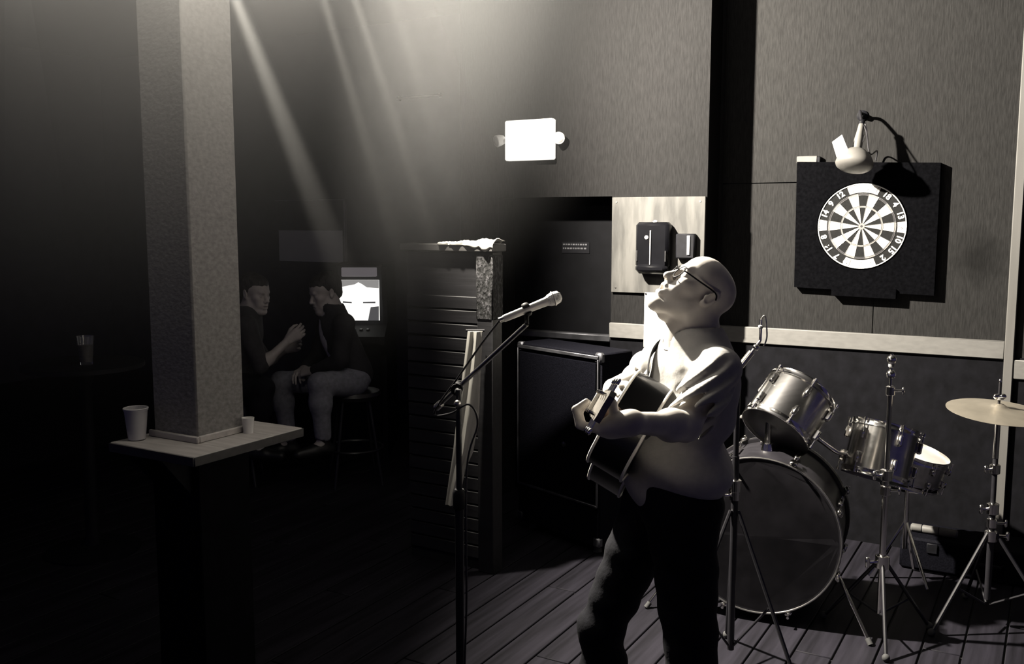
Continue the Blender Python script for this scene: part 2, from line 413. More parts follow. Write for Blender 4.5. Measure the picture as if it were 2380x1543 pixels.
# --- wall with the exit lamp: stands forward, with a doorway in it
we = struct('wall_back')
RX0, RX1 = on_wall(1458, 786, D_EXIT)[1], on_wall(1458, 751, D_EXIT)[1]
TH = 0.20
for nm, (a0, a1, d0, d1, z0, z1) in dict(
        wall_panel_left=(s_left, s_dl, D_EXIT - TH, D_EXIT, 0, CEIL),
        wall_panel_top=(s_dl, s_dr, D_EXIT - TH, D_EXIT, z_dt, CEIL),
        wall_panel_right=(s_dr, s_cor, D_EXIT - TH, D_EXIT, 0, CEIL)).items():
    b = MB(); wall_box(b, a0, a1, d0, d1, z0, z1); b.build('wall_panel', 'wall_dimmed', we, smooth=False)
b = MB(); wall_box(b, s_cor - 0.04, s_cor, -0.02, D_EXIT - 0.001, 0, CEIL); b.build('return_panel', 'wall_plain', we, smooth=False)
b = MB(); wall_box(b, s_dr, s_cor + 0.001, D_EXIT, D_EXIT + 0.006, 0, RX0 + 0.01); b.build('wainscot', 'wall_dark', we, smooth=False)
b = MB(); wall_box(b, s_dr, s_cor + 0.001, D_EXIT, D_EXIT + 0.024, RX0, RX1, 0.004); b.build('chair_rail', 'rail', we)

# the door, set back in its opening
dr = thing('door_1', None, None, wp(s_dl, D_EXIT - TH, 0), -PHI, kind='structure')
b = MB(); wall_box(b, s_dl - 0.01, s_dr + 0.01, D_EXIT - TH - 0.05, D_EXIT - TH - 0.004, 0, z_dt + 0.02); b.build('door_leaf', 'door', dr, smooth=False)
b = MB(); wall_box(b, s_dl + 0.06, s_dr - 0.06, D_EXIT - TH + 0.02, D_EXIT - TH + 0.06, 1.02, 1.07, 0.01); b.build('push_bar', 'trim_metal', dr)
pa, pz = on_wall(1306, 588, D_EXIT - TH); pb, pz1 = on_wall(1370, 563, D_EXIT - TH)
b = MB(); wall_box(b, pa, pb, D_EXIT - TH - 0.004, D_EXIT - TH, pz, pz1, 0.001); pl = b.build('door_plate', 'black', dr)
for r_ in range(2):
    xs = pa + 0.008
    while xs < pb - 0.02:
        w_ = random.uniform(0.008, 0.02); zc = pz1 - 0.012 - r_ * 0.024
        b = MB(); wall_box(b, xs, min(xs + w_, pb - 0.006), D_EXIT - TH, D_EXIT - TH + 0.0012, zc - 0.007, zc + 0.002)
        b.build('worn_print', 'plate_print', pl, smooth=False); xs += w_ + 0.005

# --- alcove back wall and the left side of the room
wa = struct('wall_far')
b = MB(); wall_box(b, -11.0, s_left + 1.4, D_BACK - 0.12, D_BACK, 0, CEIL); b.build('wall_sheet', 'wall_back', wa, smooth=False)
wl = struct('wall_left')
b = MB(); b.box(wp(-9.0, 1.0, CEIL / 2), (0.12, 7.0, CEIL), ROTW); b.build('wall_sheet', 'wall_back', wl, smooth=False)

# --- haze that hangs round the stage lamps
HZ = Vector((-1.15, 2.60, 2.80)); HR = (1.70, 0.95, 1.75)
hz = MB().ball((0, 0, 0), 1.0, 24, 14).build('haze', 'black')
hz.location = HZ; hz.scale = HR
hm = bpy.data.materials.new('stage_haze'); hm.use_nodes = True
nt = hm.node_tree; nt.nodes.clear()
out = nt.nodes.new('ShaderNodeOutputMaterial'); vs = nt.nodes.new('ShaderNodeVolumePrincipled')
tc = nt.nodes.new('ShaderNodeTexCoord'); gr = nt.nodes.new('ShaderNodeTexGradient'); gr.gradient_type = 'QUADRATIC_SPHERE'
ml = nt.nodes.new('ShaderNodeMath'); ml.operation = 'MULTIPLY'; ml.inputs[1].default_value = 1.8
nt.links.new(tc.outputs['Object'], gr.inputs['Vector']); nt.links.new(gr.outputs['Fac'], ml.inputs[0]); nt.links.new(ml.outputs[0], vs.inputs['Density'])
vs.inputs['Color'].default_value = (1, 1, 1, 1); vs.inputs['Anisotropy'].default_value = 0.2
nt.links.new(vs.outputs['Volume'], out.inputs['Volume'])
hz.data.materials.clear(); hz.data.materials.append(hm)
tag(hz, 'thin stage haze lit by the lamps above the column', 'haze', kind='stuff')

# a dark smudge worn into the grained wall to the right of the dartboard
_n = M['wall'].node_tree; _b = _n.nodes['Principled BSDF']; _src = _b.inputs['Base Color'].links[0].from_socket
_smu = wp(*on_wall(2275, 600, 0.0)[:1], 0.0, on_wall(2275, 600, 0.0)[1])
_tc = _n.nodes.new('ShaderNodeTexCoord'); _nz = _n.nodes.new('ShaderNodeTexNoise'); _nz.inputs['Scale'].default_value = 9.0
_mx = _n.nodes.new('ShaderNodeMixRGB'); _mx.blend_type = 'ADD'; _mx.inputs['Fac'].default_value = 0.16
_ds = _n.nodes.new('ShaderNodeVectorMath'); _ds.operation = 'DISTANCE'; _ds.inputs[1].default_value = tuple(_smu + Vector((0.08, 0.08, 0.08)))
_mr = _n.nodes.new('ShaderNodeMapRange'); _mr.inputs['From Min'].default_value = 0.04; _mr.inputs['From Max'].default_value = 0.17; _mr.inputs['To Min'].default_value = 0.45; _mr.inputs['To Max'].default_value = 1.0
_ml = _n.nodes.new('ShaderNodeMixRGB'); _ml.blend_type = 'MULTIPLY'; _ml.inputs['Fac'].default_value = 1.0
_n.links.new(_tc.outputs['Object'], _mx.inputs['Color1']); _n.links.new(_tc.outputs['Object'], _nz.inputs['Vector']); _n.links.new(_nz.outputs['Color'], _mx.inputs['Color2'])
_n.links.new(_mx.outputs['Color'], _ds.inputs[0]); _n.links.new(_ds.outputs['Value'], _mr.inputs['Value'])
_n.links.new(_src, _ml.inputs['Color1']); _n.links.new(_mr.outputs['Result'], _ml.inputs['Color2']); _n.links.new(_ml.outputs['Color'], _b.inputs['Base Color'])
# ================================================================== things on the walls
def wthing(name, label, cat, s, d, z, group=None):
    return thing(name, label, cat, wp(s, d, z), -PHI, group)
# --- exit lamp with two bug-eye heads
s0, z0 = on_wall(1183, 375, D_EXIT); s1, z1 = on_wall(1293, 276, D_EXIT)
ex = wthing('emergency_light', 'white emergency exit lamp with two round heads above the dark doorway', 'light', (s0 + s1) / 2, D_EXIT, z0)
sm, zm = (s0 + s1) / 2, (z0 + z1) / 2
b = MB(); wall_box(b, s0, s1, D_EXIT, D_EXIT + 0.055, z0, z1, 0.008); b.build('housing', 'sign_lit', ex)
for sg in (-1, 1):
    e0 = sm + sg * (s1 - s0) / 2
    c = wp(e0 + sg * 0.038, D_EXIT + 0.045, zm + 0.005)
    b = MB(); b.cyl(wp(e0 - sg * 0.01, D_EXIT + 0.03, zm), c, 0.016, 0.02, 14); b.build('head_arm', 'white_pl', ex)
    b = MB(); ax = (T * sg * 0.55 - A * 0.8 + Vector((0, 0, -0.25)))
    b.lathe([(0.012, -0.035), (0.026, -0.026), (0.034, 0.0), (0.036, 0.024), (0.033, 0.028)], c, ax, 20); h = b.build('lamp_head', 'white_pl', ex)
    b = MB(); b.lathe([(0.0, 0.034), (0.02, 0.032), (0.031, 0.026), (0.031, 0.022)][::-1], c, ax, 20); b.build('lens', 'lens', h)

# --- pale plywood board with two black boxes on it
s0, z0 = on_wall(1423, 678, D_EXIT); s1, z1 = on_wall(1642, 456, D_EXIT)
bd = wthing('plywood_board', 'pale worn plywood board fixed to the wall beside the doorway', 'board', (s0 + s1) / 2, D_EXIT, z0)
b = MB(); wall_box(b, s0, s1, D_EXIT, D_EXIT + 0.018, z0, z1, 0.002); b.build('sheet', 'ply', bd)
for (qa, qz) in ((0.05, 0.05), (0.95, 0.05), (0.05, 0.95), (0.95, 0.95)):
    c = wp(s0 + (s1 - s0) * qa, D_EXIT + 0.018, z0 + (z1 - z0) * qz)
    b = MB(); b.cyl(c, c - A * 0.003, 0.006, 0.005, 10); b.build('screw', 'chrome_dull', bd)
DB = D_EXIT + 0.018
s0, z0 = on_wall(1486, 634, DB); s1, z1 = on_wall(1565, 516, DB); sm = (s0 + s1) / 2
tb = wthing('dispenser', 'tall rounded black box with a pale centre strip on the plywood board', 'wall box', sm, DB, z0)
b = MB(); wall_box(b, s0, s1, DB, DB + 0.075, z0 + 0.03, z1, 0.018); b.build('housing', 'black_gloss', tb)
b = MB(); wall_box(b, s0 + 0.004, s1 - 0.004, DB, DB + 0.09, z0, z0 + 0.06, 0.022); b.build('lower_tray', 'black_gloss', tb)
b = MB(); wall_box(b, sm - 0.008, sm - 0.001, DB + 0.0755, DB + 0.082, z0 + 0.05, z1 - 0.045, 0.002); b.build('centre_strip', 'paper_dim', tb)
for sx in (s0 + 0.012, s1 - 0.018):
    b = MB(); wall_box(b, sx, sx + 0.007, DB + 0.0755, DB + 0.08, z0 + 0.07, z0 + 0.13, 0.001); b.build('side_strip', 'slat', tb)
c = wp(sm - 0.028, DB + 0.0755, z1 - 0.085); b = MB(); b.lathe([(0.011, 0), (0.011, 0.004), (0.007, 0.008), (0, 0.009)], c, -A, 16); b.build('button', 'white_pl', tb)
c = wp(sm + 0.004, DB + 0.03, z1 - 0.004); b = MB(); b.lathe([(0.014, 0), (0.014, 0.008), (0.006, 0.014), (0, 0.015)], c, (0, 0, 1), 16); b.build('top_knob', 'white_pl', tb)
s0, z0 = on_wall(1575, 600, DB); s1, z1 = on_wall(1620, 543, DB)
sb = wthing('switch_box', 'small square black switch box on the plywood board above the singer', 'switch box', (s0 + s1) / 2, DB, z0)
b = MB(); wall_box(b, s0, s1, DB, DB + 0.04, z0, z1, 0.006); b.build('housing', 'black', sb)
b = MB(); wall_box(b, s0 + (s1 - s0) * .62, s0 + (s1 - s0) * .78, DB + 0.04, DB + 0.047, z0 + 0.02, z1 - 0.01, 0.002); b.build('lever', 'paper_dim', sb)

# --- white notice hanging over the rail
DN = D_EXIT + 0.026
s0, z0 = on_wall(1497, 806, DN); s1, z1 = on_wall(1572, 682, DN)
nb = MB(); V = []; F = []
for i in range(7):
    for j in range(9):
        a_, b_ = i / 6, j / 8
        V.append(wp(s0 + (s1 - s0) * a_, DN + 0.004 * math.sin(3 * a_ + 2 * b_) + 0.010 * (1 - b_) ** 3, z0 + (z1 - z0) * b_))
for i in range(6):
    for j in range(8): F.append((i * 9 + j, (i + 1) * 9 + j, (i + 1) * 9 + j + 1, i * 9 + j + 1))
nb.raw(V, F)
no = thing('paper_notice', 'plain white sheet of paper hung over the rail behind the singer', 'paper', wp((s0 + s1) / 2, DN, z0), -PHI)
o = nb.build('sheet', 'paper', no); md = o.modifiers.new('thickness', 'SOLIDIFY'); md.thickness = 0.0012
for sx in (0.04, 0.96):
    c = wp(s0 + (s1 - s0) * sx, DN + 0.006, z1 - 0.008); b = MB(); b.lathe([(0.006, -0.004), (0.006, 0.002), (0, 0.004)], c, -A, 10); b.build('pin', 'black', no)

# --- dartboard in its black surround
sc_, zc_ = on_wall(2002, 526, 0.05)
tilt = R(-1.2)
def dpt(x, y, d):                                       # board coordinates: x right, y up, d out of the wall
    return wp(sc_ + x * math.cos(tilt) - y * math.sin(tilt), d, zc_ + x * math.sin(tilt) + y * math.cos(tilt))
UX = np3(dpt(1, 0, 0) - dpt(0, 0, 0)); UY = np3(dpt(0, 1, 0) - dpt(0, 0, 0)); UN = np3(-A)
def to_b(x, y):
    s, z = on_wall(x, y, 0.04); dx, dz = s - sc_, z - zc_
    return dx * math.cos(tilt) + dz * math.sin(tilt), -dx * math.sin(tilt) + dz * math.cos(tilt)
su = thing('dartboard_surround', 'square black foam surround round the dartboard on the grained wall', 'dartboard surround', dpt(0, -0.38, 0), -PHI)
c_tl, c_tr, c_bl, c_br = to_b(1853, 376), to_b(2187, 378), to_b(1846, 667), to_b(2171, 687)
out_ = [c_bl, c_br, c_tr, c_tl]
RB = 0.2275
hole = [(RB * 1.015 * math.cos(2 * math.pi * k / 64), RB * 1.015 * math.sin(2 * math.pi * k / 64)) for k in range(64)]
sq = []
for k in range(64):
    a_ = 2 * math.pi * k / 64; dx, dy = math.cos(a_), math.sin(a_)
    best = 9
    for i in range(4):
        p, q = np.array(out_[i]), np.array(out_[(i + 1) % 4]); e = q - p
        den = dx * e[1] - dy * e[0]
        if abs(den) > 1e-9:
            t_ = (p[0] * e[1] - p[1] * e[0]) / den; s_ = (p[0] * dy - p[1] * dx) / den
            if t_ > 0 and -1e-6 <= s_ <= 1 + 1e-6: best = min(best, t_)
    sq.append((dx * best, dy * best))
# square corners exactly
for cpt in out_:
    k = int(round(math.atan2(cpt[1], cpt[0]) / (2 * math.pi) * 64)) % 64; sq[k] = cpt
b = MB(); V = []; F = []
for ring, d in ((hole, 0.002), (hole, 0.045), (sq, 0.045), (sq, 0.002)):
    V += [dpt(x, y, d) for x, y in ring]
for r_ in range(3):
    for k in range(64): F.append((r_ * 64 + k, r_ * 64 + (k + 1) % 64, (r_ + 1) * 64 + (k + 1) % 64, (r_ + 1) * 64 + k))
b.raw(V, F); b.build('foam_panel', 'black_soft', su, angle=30)
l0, l1 = to_b(1933, 690), to_b(2083, 690); yb = (c_bl[1] + c_br[1]) / 2
b = MB(); b.prism([(l0[0], yb - 0.030), (l1[0], yb - 0.030), (l1[0], yb + 0.02), (l0[0], yb + 0.02)], dpt(0, 0, 0), UX, UY, UN, 0.004, 0.06); b.build('dart_tray', 'black_soft', su)

db = thing('dartboard', 'round dartboard with pale and black wedges inside the black surround', 'dartboard', dpt(0, -RB, 0.02), -PHI)
ctr = dpt(0, 0, 0.0)
b = MB(); b.lathe([(RB, 0.006), (RB, 0.040), (RB - 0.004, 0.0445), (0.0, 0.0445)], ctr, UN, 64); b.build('board_disc', 'dart_black', db)
def sector(r0, r1, a0, a1, h0, h1, n=4):
    pts = [(r1 * math.cos(a0 + (a1 - a0) * k / n), r1 * math.sin(a0 + (a1 - a0) * k / n)) for k in range(n + 1)]
    pts += [(r0 * math.cos(a1 - (a1 - a0) * k / n), r0 * math.sin(a1 - (a1 - a0) * k / n)) for k in range(n + 1)]
    return MB().prism(pts, ctr, UX, UY, UN, h0, h1)
numbers = [20, 1, 18, 4, 13, 6, 10, 15, 2, 17, 3, 19, 7, 16, 8, 11, 14, 9, 12, 5]
for k in range(20):
    a_c = math.pi / 2 - k * math.pi / 10; a0, a1 = a_c - math.pi / 20, a_c + math.pi / 20
    white = k % 2 == 1
    m_ = 'dart_white' if white else 'dart_black'
    sector(0.016, 0.099, a0, a1, 0.044, 0.0458).build('inner_wedge', m_, db, smooth=False)
    sector(0.107, 0.163, a0, a1, 0.044, 0.0458).build('outer_wedge', m_, db, smooth=False)
    sector(0.099, 0.107, a0, a1, 0.044, 0.0458).build('treble_bed', 'dart_mid', db, smooth=False)
    sector(0.163, 0.171, a0, a1, 0.044, 0.0458).build('double_bed', 'dart_mid' if white else 'dart_ring', db, smooth=False)
    b = MB(); p = lambda r: ctr + Vector(UX) * (r * math.cos(a0)) + Vector(UY) * (r * math.sin(a0)) + Vector(UN) * 0.0466
    b.cyl(p(0.016), p(0.172), 0.0007, None, 6); b.build('spider_wire', 'wire', db)
    cu = bpy.data.curves.new('number', 'FONT'); cu.body = str(numbers[k]); cu.size = 0.041; cu.align_x = 'CENTER'; cu.align_y = 'CENTER'; cu.extrude = 0.0012; cu.offset = 0.0014
    to = bpy.data.objects.new('number_curve', cu); COL.objects.link(to)
    bpy.context.view_layer.update()
    me = bpy.data.meshes.new_from_object(to.evaluated_get(bpy.context.evaluated_depsgraph_get())); bpy.data.objects.remove(to); bpy.data.curves.remove(cu)
    rot = a_c - math.pi / 2
    nv = np.empty(len(me.vertices) * 3); me.vertices.foreach_get('co', nv); nv = nv.reshape(-1, 3)
    x_ = nv[:, 0] * math.cos(rot) - nv[:, 1] * math.sin(rot) + 0.198 * math.cos(a_c); y_ = nv[:, 0] * math.sin(rot) + nv[:, 1] * math.cos(rot) + 0.198 * math.sin(a_c)
    wv = np3(ctr) + x_[:, None] * UX + y_[:, None] * UY + (0.0462 + nv[:, 2])[:, None] * UN
    Mi = np.array(WM[db.name].inverted()); wv = wv @ Mi[:3, :3].T + Mi[:3, 3]
    me.vertices.foreach_set('co', wv.ravel()); me.materials.clear(); me.materials.append(M['paper']); me.update()
    link('number', me, db)
for rr in (0.0162, 0.099, 0.107, 0.163, 0.1715):
    MB().torus(ctr + Vector(UN) * 0.0466, UN, rr, 0.0008, 64, 6).build('ring_wire', 'wire', db)
MB().torus(ctr + Vector(UN) * 0.0466, UN, 0.2215, 0.0030, 72, 6).build('outer_band', 'paper', db)
MB().lathe([(0.0155, 0.044), (0.0155, 0.0462), (0, 0.0462)], ctr, UN, 24).build('outer_bull', 'dart_mid', db)
MB().lathe([(0.0062, 0.044), (0.0062, 0.0468), (0, 0.0468)], ctr, UN, 16).build('bull', 'dart_ring', db)
for a_c, hw in ((math.pi / 2, 0.40), (-math.pi / 2, 0.40), (0, 0.14), (math.pi, 0.14)):
    sector(0.178, 0.219, a_c - hw, a_c + hw, 0.044, 0.0456, 14).build('printed_band', 'dart_label', db, smooth=False)

# --- small pale block standing on the surround
sA, zA = on_wall(1852, 382, 0.02); sB, zB = on_wall(1900, 362, 0.02)
ck = wthing('wooden_block', 'small pale wooden block on the top left corner of the dartboard surround', 'block', (sA + sB) / 2, 0.02, zA)
b = MB(); wall_box(b, sA, sB, 0.002, 0.03, zA + 0.004, zB, 0.003); b.build('block', 'casing', ck)
b = MB(); wall_box(b, sB, sB + 0.018, 0.002, 0.032, zA + 0.002, zB - 0.004, 0.004); b.build('end_cap', 'black', ck)

# --- clip lamp over the dartboard
sT, zT = on_wall(2003, 268, 0.02)
cl = wthing('clip_lamp', 'pale metal clip lamp leaning out over the top of the dartboard', 'lamp', sT, 0.0, zT)
top = wp(sT, 0.03, zT); kn = wp(on_wall(2003, 285, 0.16)[0], 0.16, on_wall(2003, 285, 0.16)[1])
b = MB(); b.lathe([(0.028, 0), (0.028, 0.008), (0.016, 0.016), (0.013, 0.05)], wp(sT, 0.0, zT), -A, 20); b.build('wall_plate', 'black', cl)
b = MB(); b.tube(spline([wp(sT, 0.04, zT), wp(sT + 0.004, 0.10, zT + 0.012), kn], 6), 0.008, 10); b.build('arm', 'stand_black', cl)
b = MB(); b.ball(kn, 0.017, 14, 10); b.build('knuckle', 'black', cl)
cs = on_wall(1987, 372, 0.23); shade_c = wp(cs[0], 0.23, cs[1])
nk = wp(on_wall(1995, 320, 0.19)[0], 0.19, on_wall(1995, 320, 0.19)[1])
axl = (shade_c - kn).normalized()
Ln = (shade_c - kn).length
b = MB(); b.lathe([(0.010, 0.0), (0.014, 0.01), (0.017, 0.05), (0.022, 0.09), (0.024, Ln - 0.055)], kn, axl, 20); b.build('socket', 'lamp_shade', cl)
b = MB(); b.lathe([(0.024, Ln - 0.062), (0.045, Ln - 0.052), (0.074, Ln - 0.028), (0.090, Ln + 0.004), (0.093, Ln + 0.022), (0.088, Ln + 0.034), (0.072, Ln + 0.046), (0.04, Ln + 0.054), (0.0, Ln + 0.056)], kn, axl, 32)
b.build('shade', 'lamp_shade', cl)
b = MB(); b.tube(spline([kn + T * 0.012, kn + T * 0.022 + Vector((0, 0, -0.05)), kn + T * 0.020 + axl * 0.10, kn + axl * 0.13], 6), 0.0075, 8); b.build('spring_clip', 'white_pl', cl)
b = MB(); b.tube(spline([kn - A * 0.01, kn + axl * 0.05 + T * 0.03, shade_c + T * 0.07 + Vector((0, 0, 0.03)), wp(sT + 0.09, 0.06, zT - 0.19), wp(sT + 0.08, 0.03, zT - 0.24)], 8), 0.004, 8); b.build('flex', 'cable', cl)
# card tucked on the lamp
q = [on_wall(x, y, 0.26) for x, y in ((1945, 366), (1972, 350), (1957, 313), (1934, 330))]
V = [wp(s, 0.262, z) for s, z in q] + [wp(s, 0.2605, z) for s, z in q]
cd = thing('card_tag', 'small white card tucked onto the clip lamp beside its neck', 'card', V[0], -PHI)
MB().raw(V, [(0, 1, 2, 3), (7, 6, 5, 4), (0, 4, 5, 1), (1, 5, 6, 2), (2, 6, 7, 3), (3, 7, 4, 0)]).build('card', 'paper', cd, smooth=False)
b = MB(); b.tube([wp(q[1][0], 0.2615, q[1][1]), wp(q[1][0] + 0.012, 0.245, q[1][1] - 0.004)], 0.002, 6); b.build('string_loop', 'paper_dim', cd)

# --- board on the alcove wall: thin frame with a pale lower sheet
def far_rect(x0, y0, x1, y1, d): 
    a, zb = on_wall(x0, y1, d); c, zt = on_wall(x1, y0, d); return a, c, zb, zt
a0, a1, z0, z1 = far_rect(650, 466, 802, 608, D_BACK)
pb = thing('notice_board', 'dim notice board with a pale lower sheet above the seated pair', 'notice board', wp((a0 + a1) / 2, D_BACK, z0), -PHI)
b = MB(); wall_box(b, a0, a1, D_BACK + 0.001, D_BACK + 0.012, z0, z1, 0.002); b.build('backing', 'wall_back', pb)
for nm, (e0, e1, f0, f1) in dict(t=(a0 - 0.02, a1 + 0.02, z1, z1 + 0.015), r=(a1, a1 + 0.02, z0, z1)).items():
    b = MB(); wall_box(b, e0, e1, D_BACK + 0.001, D_BACK + 0.03, f0, f1, 0.003); b.build('frame_strip', 'paper_dim', pb)
b0, b1, y0, y1 = far_rect(652, 536, 798, 606, D_BACK)
b = MB(); wall_box(b, b0, b1, D_BACK + 0.0125, D_BACK + 0.016, y0, y1); b.build('pale_sheet', 'paper', pb, smooth=False)
# pipe stub on the alcove wall
a0, zz = on_wall(925, 230, D_BACK); a1, _ = on_wall(1030, 228, D_BACK)
cp = thing('conduit_pipe', 'thin dim conduit running across the alcove wall under the beams', 'pipe', wp((a0 + a1) / 2, D_BACK, zz), -PHI)
b = MB(); b.cyl(wp(a0, D_BACK + 0.02, zz), wp(a1, D_BACK + 0.02, zz), 0.012, None, 10); b.build('pipe', 'paper_dim', cp)
for q_ in (0.05, 0.95):
    c = wp(a0 + (a1 - a0) * q_, D_BACK + 0.012, zz); b = MB(); b.box(c, (0.02, 0.03, 0.04), ROTW, 0.003); b.build('bracket', 'paper_dim', cp)

# ================================================================== column with its drink ledge
LZ = 1.045
cc = px(459, 1018, 2.97)
c0 = Vector((cc.x, cc.y, 0))
CW = 0.205
cw_c = c0 - T * (CW / 2) + A * (CW / 2)
co = thing('column', 'square plastered column with a drink ledge round it', 'column', cw_c, -PHI)
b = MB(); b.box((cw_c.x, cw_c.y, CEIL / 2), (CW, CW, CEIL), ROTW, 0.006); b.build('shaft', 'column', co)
b = MB(); b.box((cw_c.x, cw_c.y, (LZ - 0.03) / 2), (CW + 0.016, CW + 0.016, LZ - 0.03), ROTW, 0.004); b.build('added_dark_sleeve', 'wall_dark', co)  # dark sleeve added to keep the shaft black below the ledge
le = thing('drink_ledge', 'pale drink ledge fitted round the plastered column', 'ledge', (cw_c.x, cw_c.y, LZ), -PHI)
LE = CW + 0.27
def ledge_box(mb, x0, x1, y0, y1, z0, z1, bev):
    c = cw_c + T * ((x0 + x1) / 2) + A * ((y0 + y1) / 2); return mb.box((c.x, c.y, (z0 + z1) / 2), (x1 - x0, y1 - y0, z1 - z0), ROTW, bev)
h, hc = LE / 2, CW / 2 + 0.001
hl = 0.150
for nm, (x0, x1, y0, y1) in dict(a=(-hl, h, -h, -hc), b=(-hl, h, hc, h), c=(-hl, -hc, -hc, hc), d=(hc, h, -hc, hc)).items():
    b = MB(); ledge_box(b, x0, x1, y0, y1, LZ - 0.026, LZ, 0.003); b.build('shelf_board', 'ledge', le)
for (x0, x1, y0, y1) in ((hc, hc + 0.012, -hc, hc), (-hc - 0.012, hc + 0.012, -hc - 0.012, -hc)):
    b = MB(); ledge_box(b, x0, x1, y0, y1, LZ, LZ + 0.022, 0.003); b.build('upstand', 'ledge', le)
for (x0, x1, y0, y1) in ((-hl, h, -h - 0.004, -h), (h, h + 0.004, -h, h)):
    b = MB(); ledge_box(b, x0, x1, y0, y1, LZ - 0.03, LZ - 0.002, 0.001); b.build('edge_band', 'cap', le)
for sx in (-1, 1):
    c = cw_c + T * (sx * 0.09) - A * (hc + 0.06); b = MB(); b.prism([(0, 0), (0.13, 0), (0, -0.16)], (cw_c + T * (sx * 0.07) - A * hc) + Vector((0, 0, LZ - 0.027)), -A, (0, 0, 1), T, -0.01, 0.01); b.build('bracket', 'black', le)
# plastic cup and small glass on the ledge
cpp = cw_c - T * 0.105 - A * 0.168; cpp.z = LZ
tgt = px(321, 1010, 3.05)
pc = thing('plastic_cup', 'tall cloudy plastic cup on the dark end of the drink ledge', 'cup', cpp)
b = MB(); b.lathe([(0.0, 0.003), (0.027, 0.003), (0.030, 0.03), (0.0365, 0.098), (0.0385, 0.098), (0.0385, 0.103), (0.0345, 0.103), (0.0335, 0.098), (0.0275, 0.03), (0.025, 0.006), (0, 0.006)], cpp, (0, 0, 1), 28); b.build('cup_wall', 'cup', pc)
b = MB(); b.torus(cpp + Vector((0, 0, 0.104)), (0, 0, 1), 0.0375, 0.0022, 28, 8); b.build('rolled_rim', 'cup', pc)
gp = cw_c + T * 0.135 + A * 0.085; gp.z = LZ
sg_ = thing('shot_glass', 'small bright shot glass at the foot of the column on the ledge', 'glass', gp)
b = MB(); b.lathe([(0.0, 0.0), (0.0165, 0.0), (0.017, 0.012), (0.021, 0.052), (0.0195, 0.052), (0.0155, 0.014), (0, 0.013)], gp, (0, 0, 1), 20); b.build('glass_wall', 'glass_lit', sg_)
b = MB(); b.lathe([(0.0, 0.0135), (0.0153, 0.0135), (0.0175, 0.034), (0.0, 0.034)], gp, (0, 0, 1), 20); b.build('drink', 'paper', sg_)

# ================================================================== slatted partition with wrapped end post
YP = 4.55
pe = px(1145, 566, YP); PT = pe.z                       # right end of the cap
pt0 = Vector((pe.x, pe.y, 0))
def pp(s, d, z): return Vector((*(pt0 + T * s - A * d).xy, z))
pr = thing('partition', 'dark slatted partition with a cap, left of the doorway', 'partition', pp(-0.5, 0, 0), -PHI)
def pbox(mb, s0, s1, d0, d1, z0, z1, bev=0.0):
    c = pp((s0 + s1) / 2, (d0 + d1) / 2, (z0 + z1) / 2); return mb.box(c, (s1 - s0, d1 - d0, z1 - z0), ROTW, bev)
PLEN = 0.52
b = MB(); pbox(b, -PLEN, -0.02, -0.07, -0.03, 0, PT - 0.04); b.build('core', 'joint', pr, smooth=False)
zz = 0.06
while zz < PT - 0.28:
    b = MB(); pbox(b, -PLEN, -0.085, -0.03, -0.012, zz, zz + 0.062, 0.003); b.build('slat', 'slat', pr); zz += 0.070
b = MB(); pbox(b, -PLEN, -0.085, -0.03, -0.016, PT - 0.27, PT - 0.045, 0.003); b.build('top_panel', 'slat', pr)
b = MB(); pbox(b, -PLEN - 0.02, 0.012, -0.11, 0.02, PT - 0.04, PT - 0.004, 0.004); b.build('cap', 'cap', pr)
b = MB(); pbox(b, -0.088, 0.0, -0.09, 0.004, 0, PT - 0.04, 0.004); b.build('end_post', 'slat', pr)
b = MB(); pbox(b, -0.092, 0.004, -0.094, 0.009, on_wall(1120, 745, 1)[1] * 0 + px(1120, 745, YP).z, px(1120, 592, YP).z, 0.006); b.build('speckled_wrap', 'wrap', pr)
# crumpled cloth on the cap
cv = []; cf = []
NS, NC = 40, 10
for i in range(NS + 1):
    t_ = i / NS; s_ = -0.30 + 0.315 * t_; hgt = 0.006 + 0.020 * t_ ** 1.5 + 0.006 * math.sin(19 * t_) * t_
    drop = 0.012 + 0.045 * max(0, t_ - 0.45) * (1 + 0.6 * math.sin(31 * t_)); wd_ = 0.03 + 0.04 * t_
    for k in range(NC):
        a_ = k / (NC - 1)
        if a_ < 0.7: q_ = a_ / 0.7; d_, z_ = -0.09 * wd_ / 0.07 + (0.028 + 0.09 * wd_ / 0.07) * q_, PT - 0.003 + hgt * math.sin(math.pi * min(1, q_ * 0.8 + 0.15)) + 0.005 * math.sin(40 * t_ + 9 * q_)
        else: q_ = (a_ - 0.7) / 0.3; d_, z_ = 0.028 + 0.006 * math.sin(25 * t_), PT - 0.002 + 0.004 - drop * q_
        cv.append(pp(s_, d_, z_))
for i in range(NS):
    for k in range(NC - 1): cf.append((i * NC + k, (i + 1) * NC + k, (i + 1) * NC + k + 1, i * NC + k + 1))
cr_ = thing('crumpled_cloth', 'crumpled pale cloth lying along the cap of the slatted partition', 'cloth', pp(-0.1, 0, PT), -PHI)
o = MB().raw(cv, cf).build('cloth', 'cloth', cr_, angle=80); md = o.modifiers.new('thickness', 'SOLIDIFY'); md.thickness = 0.004
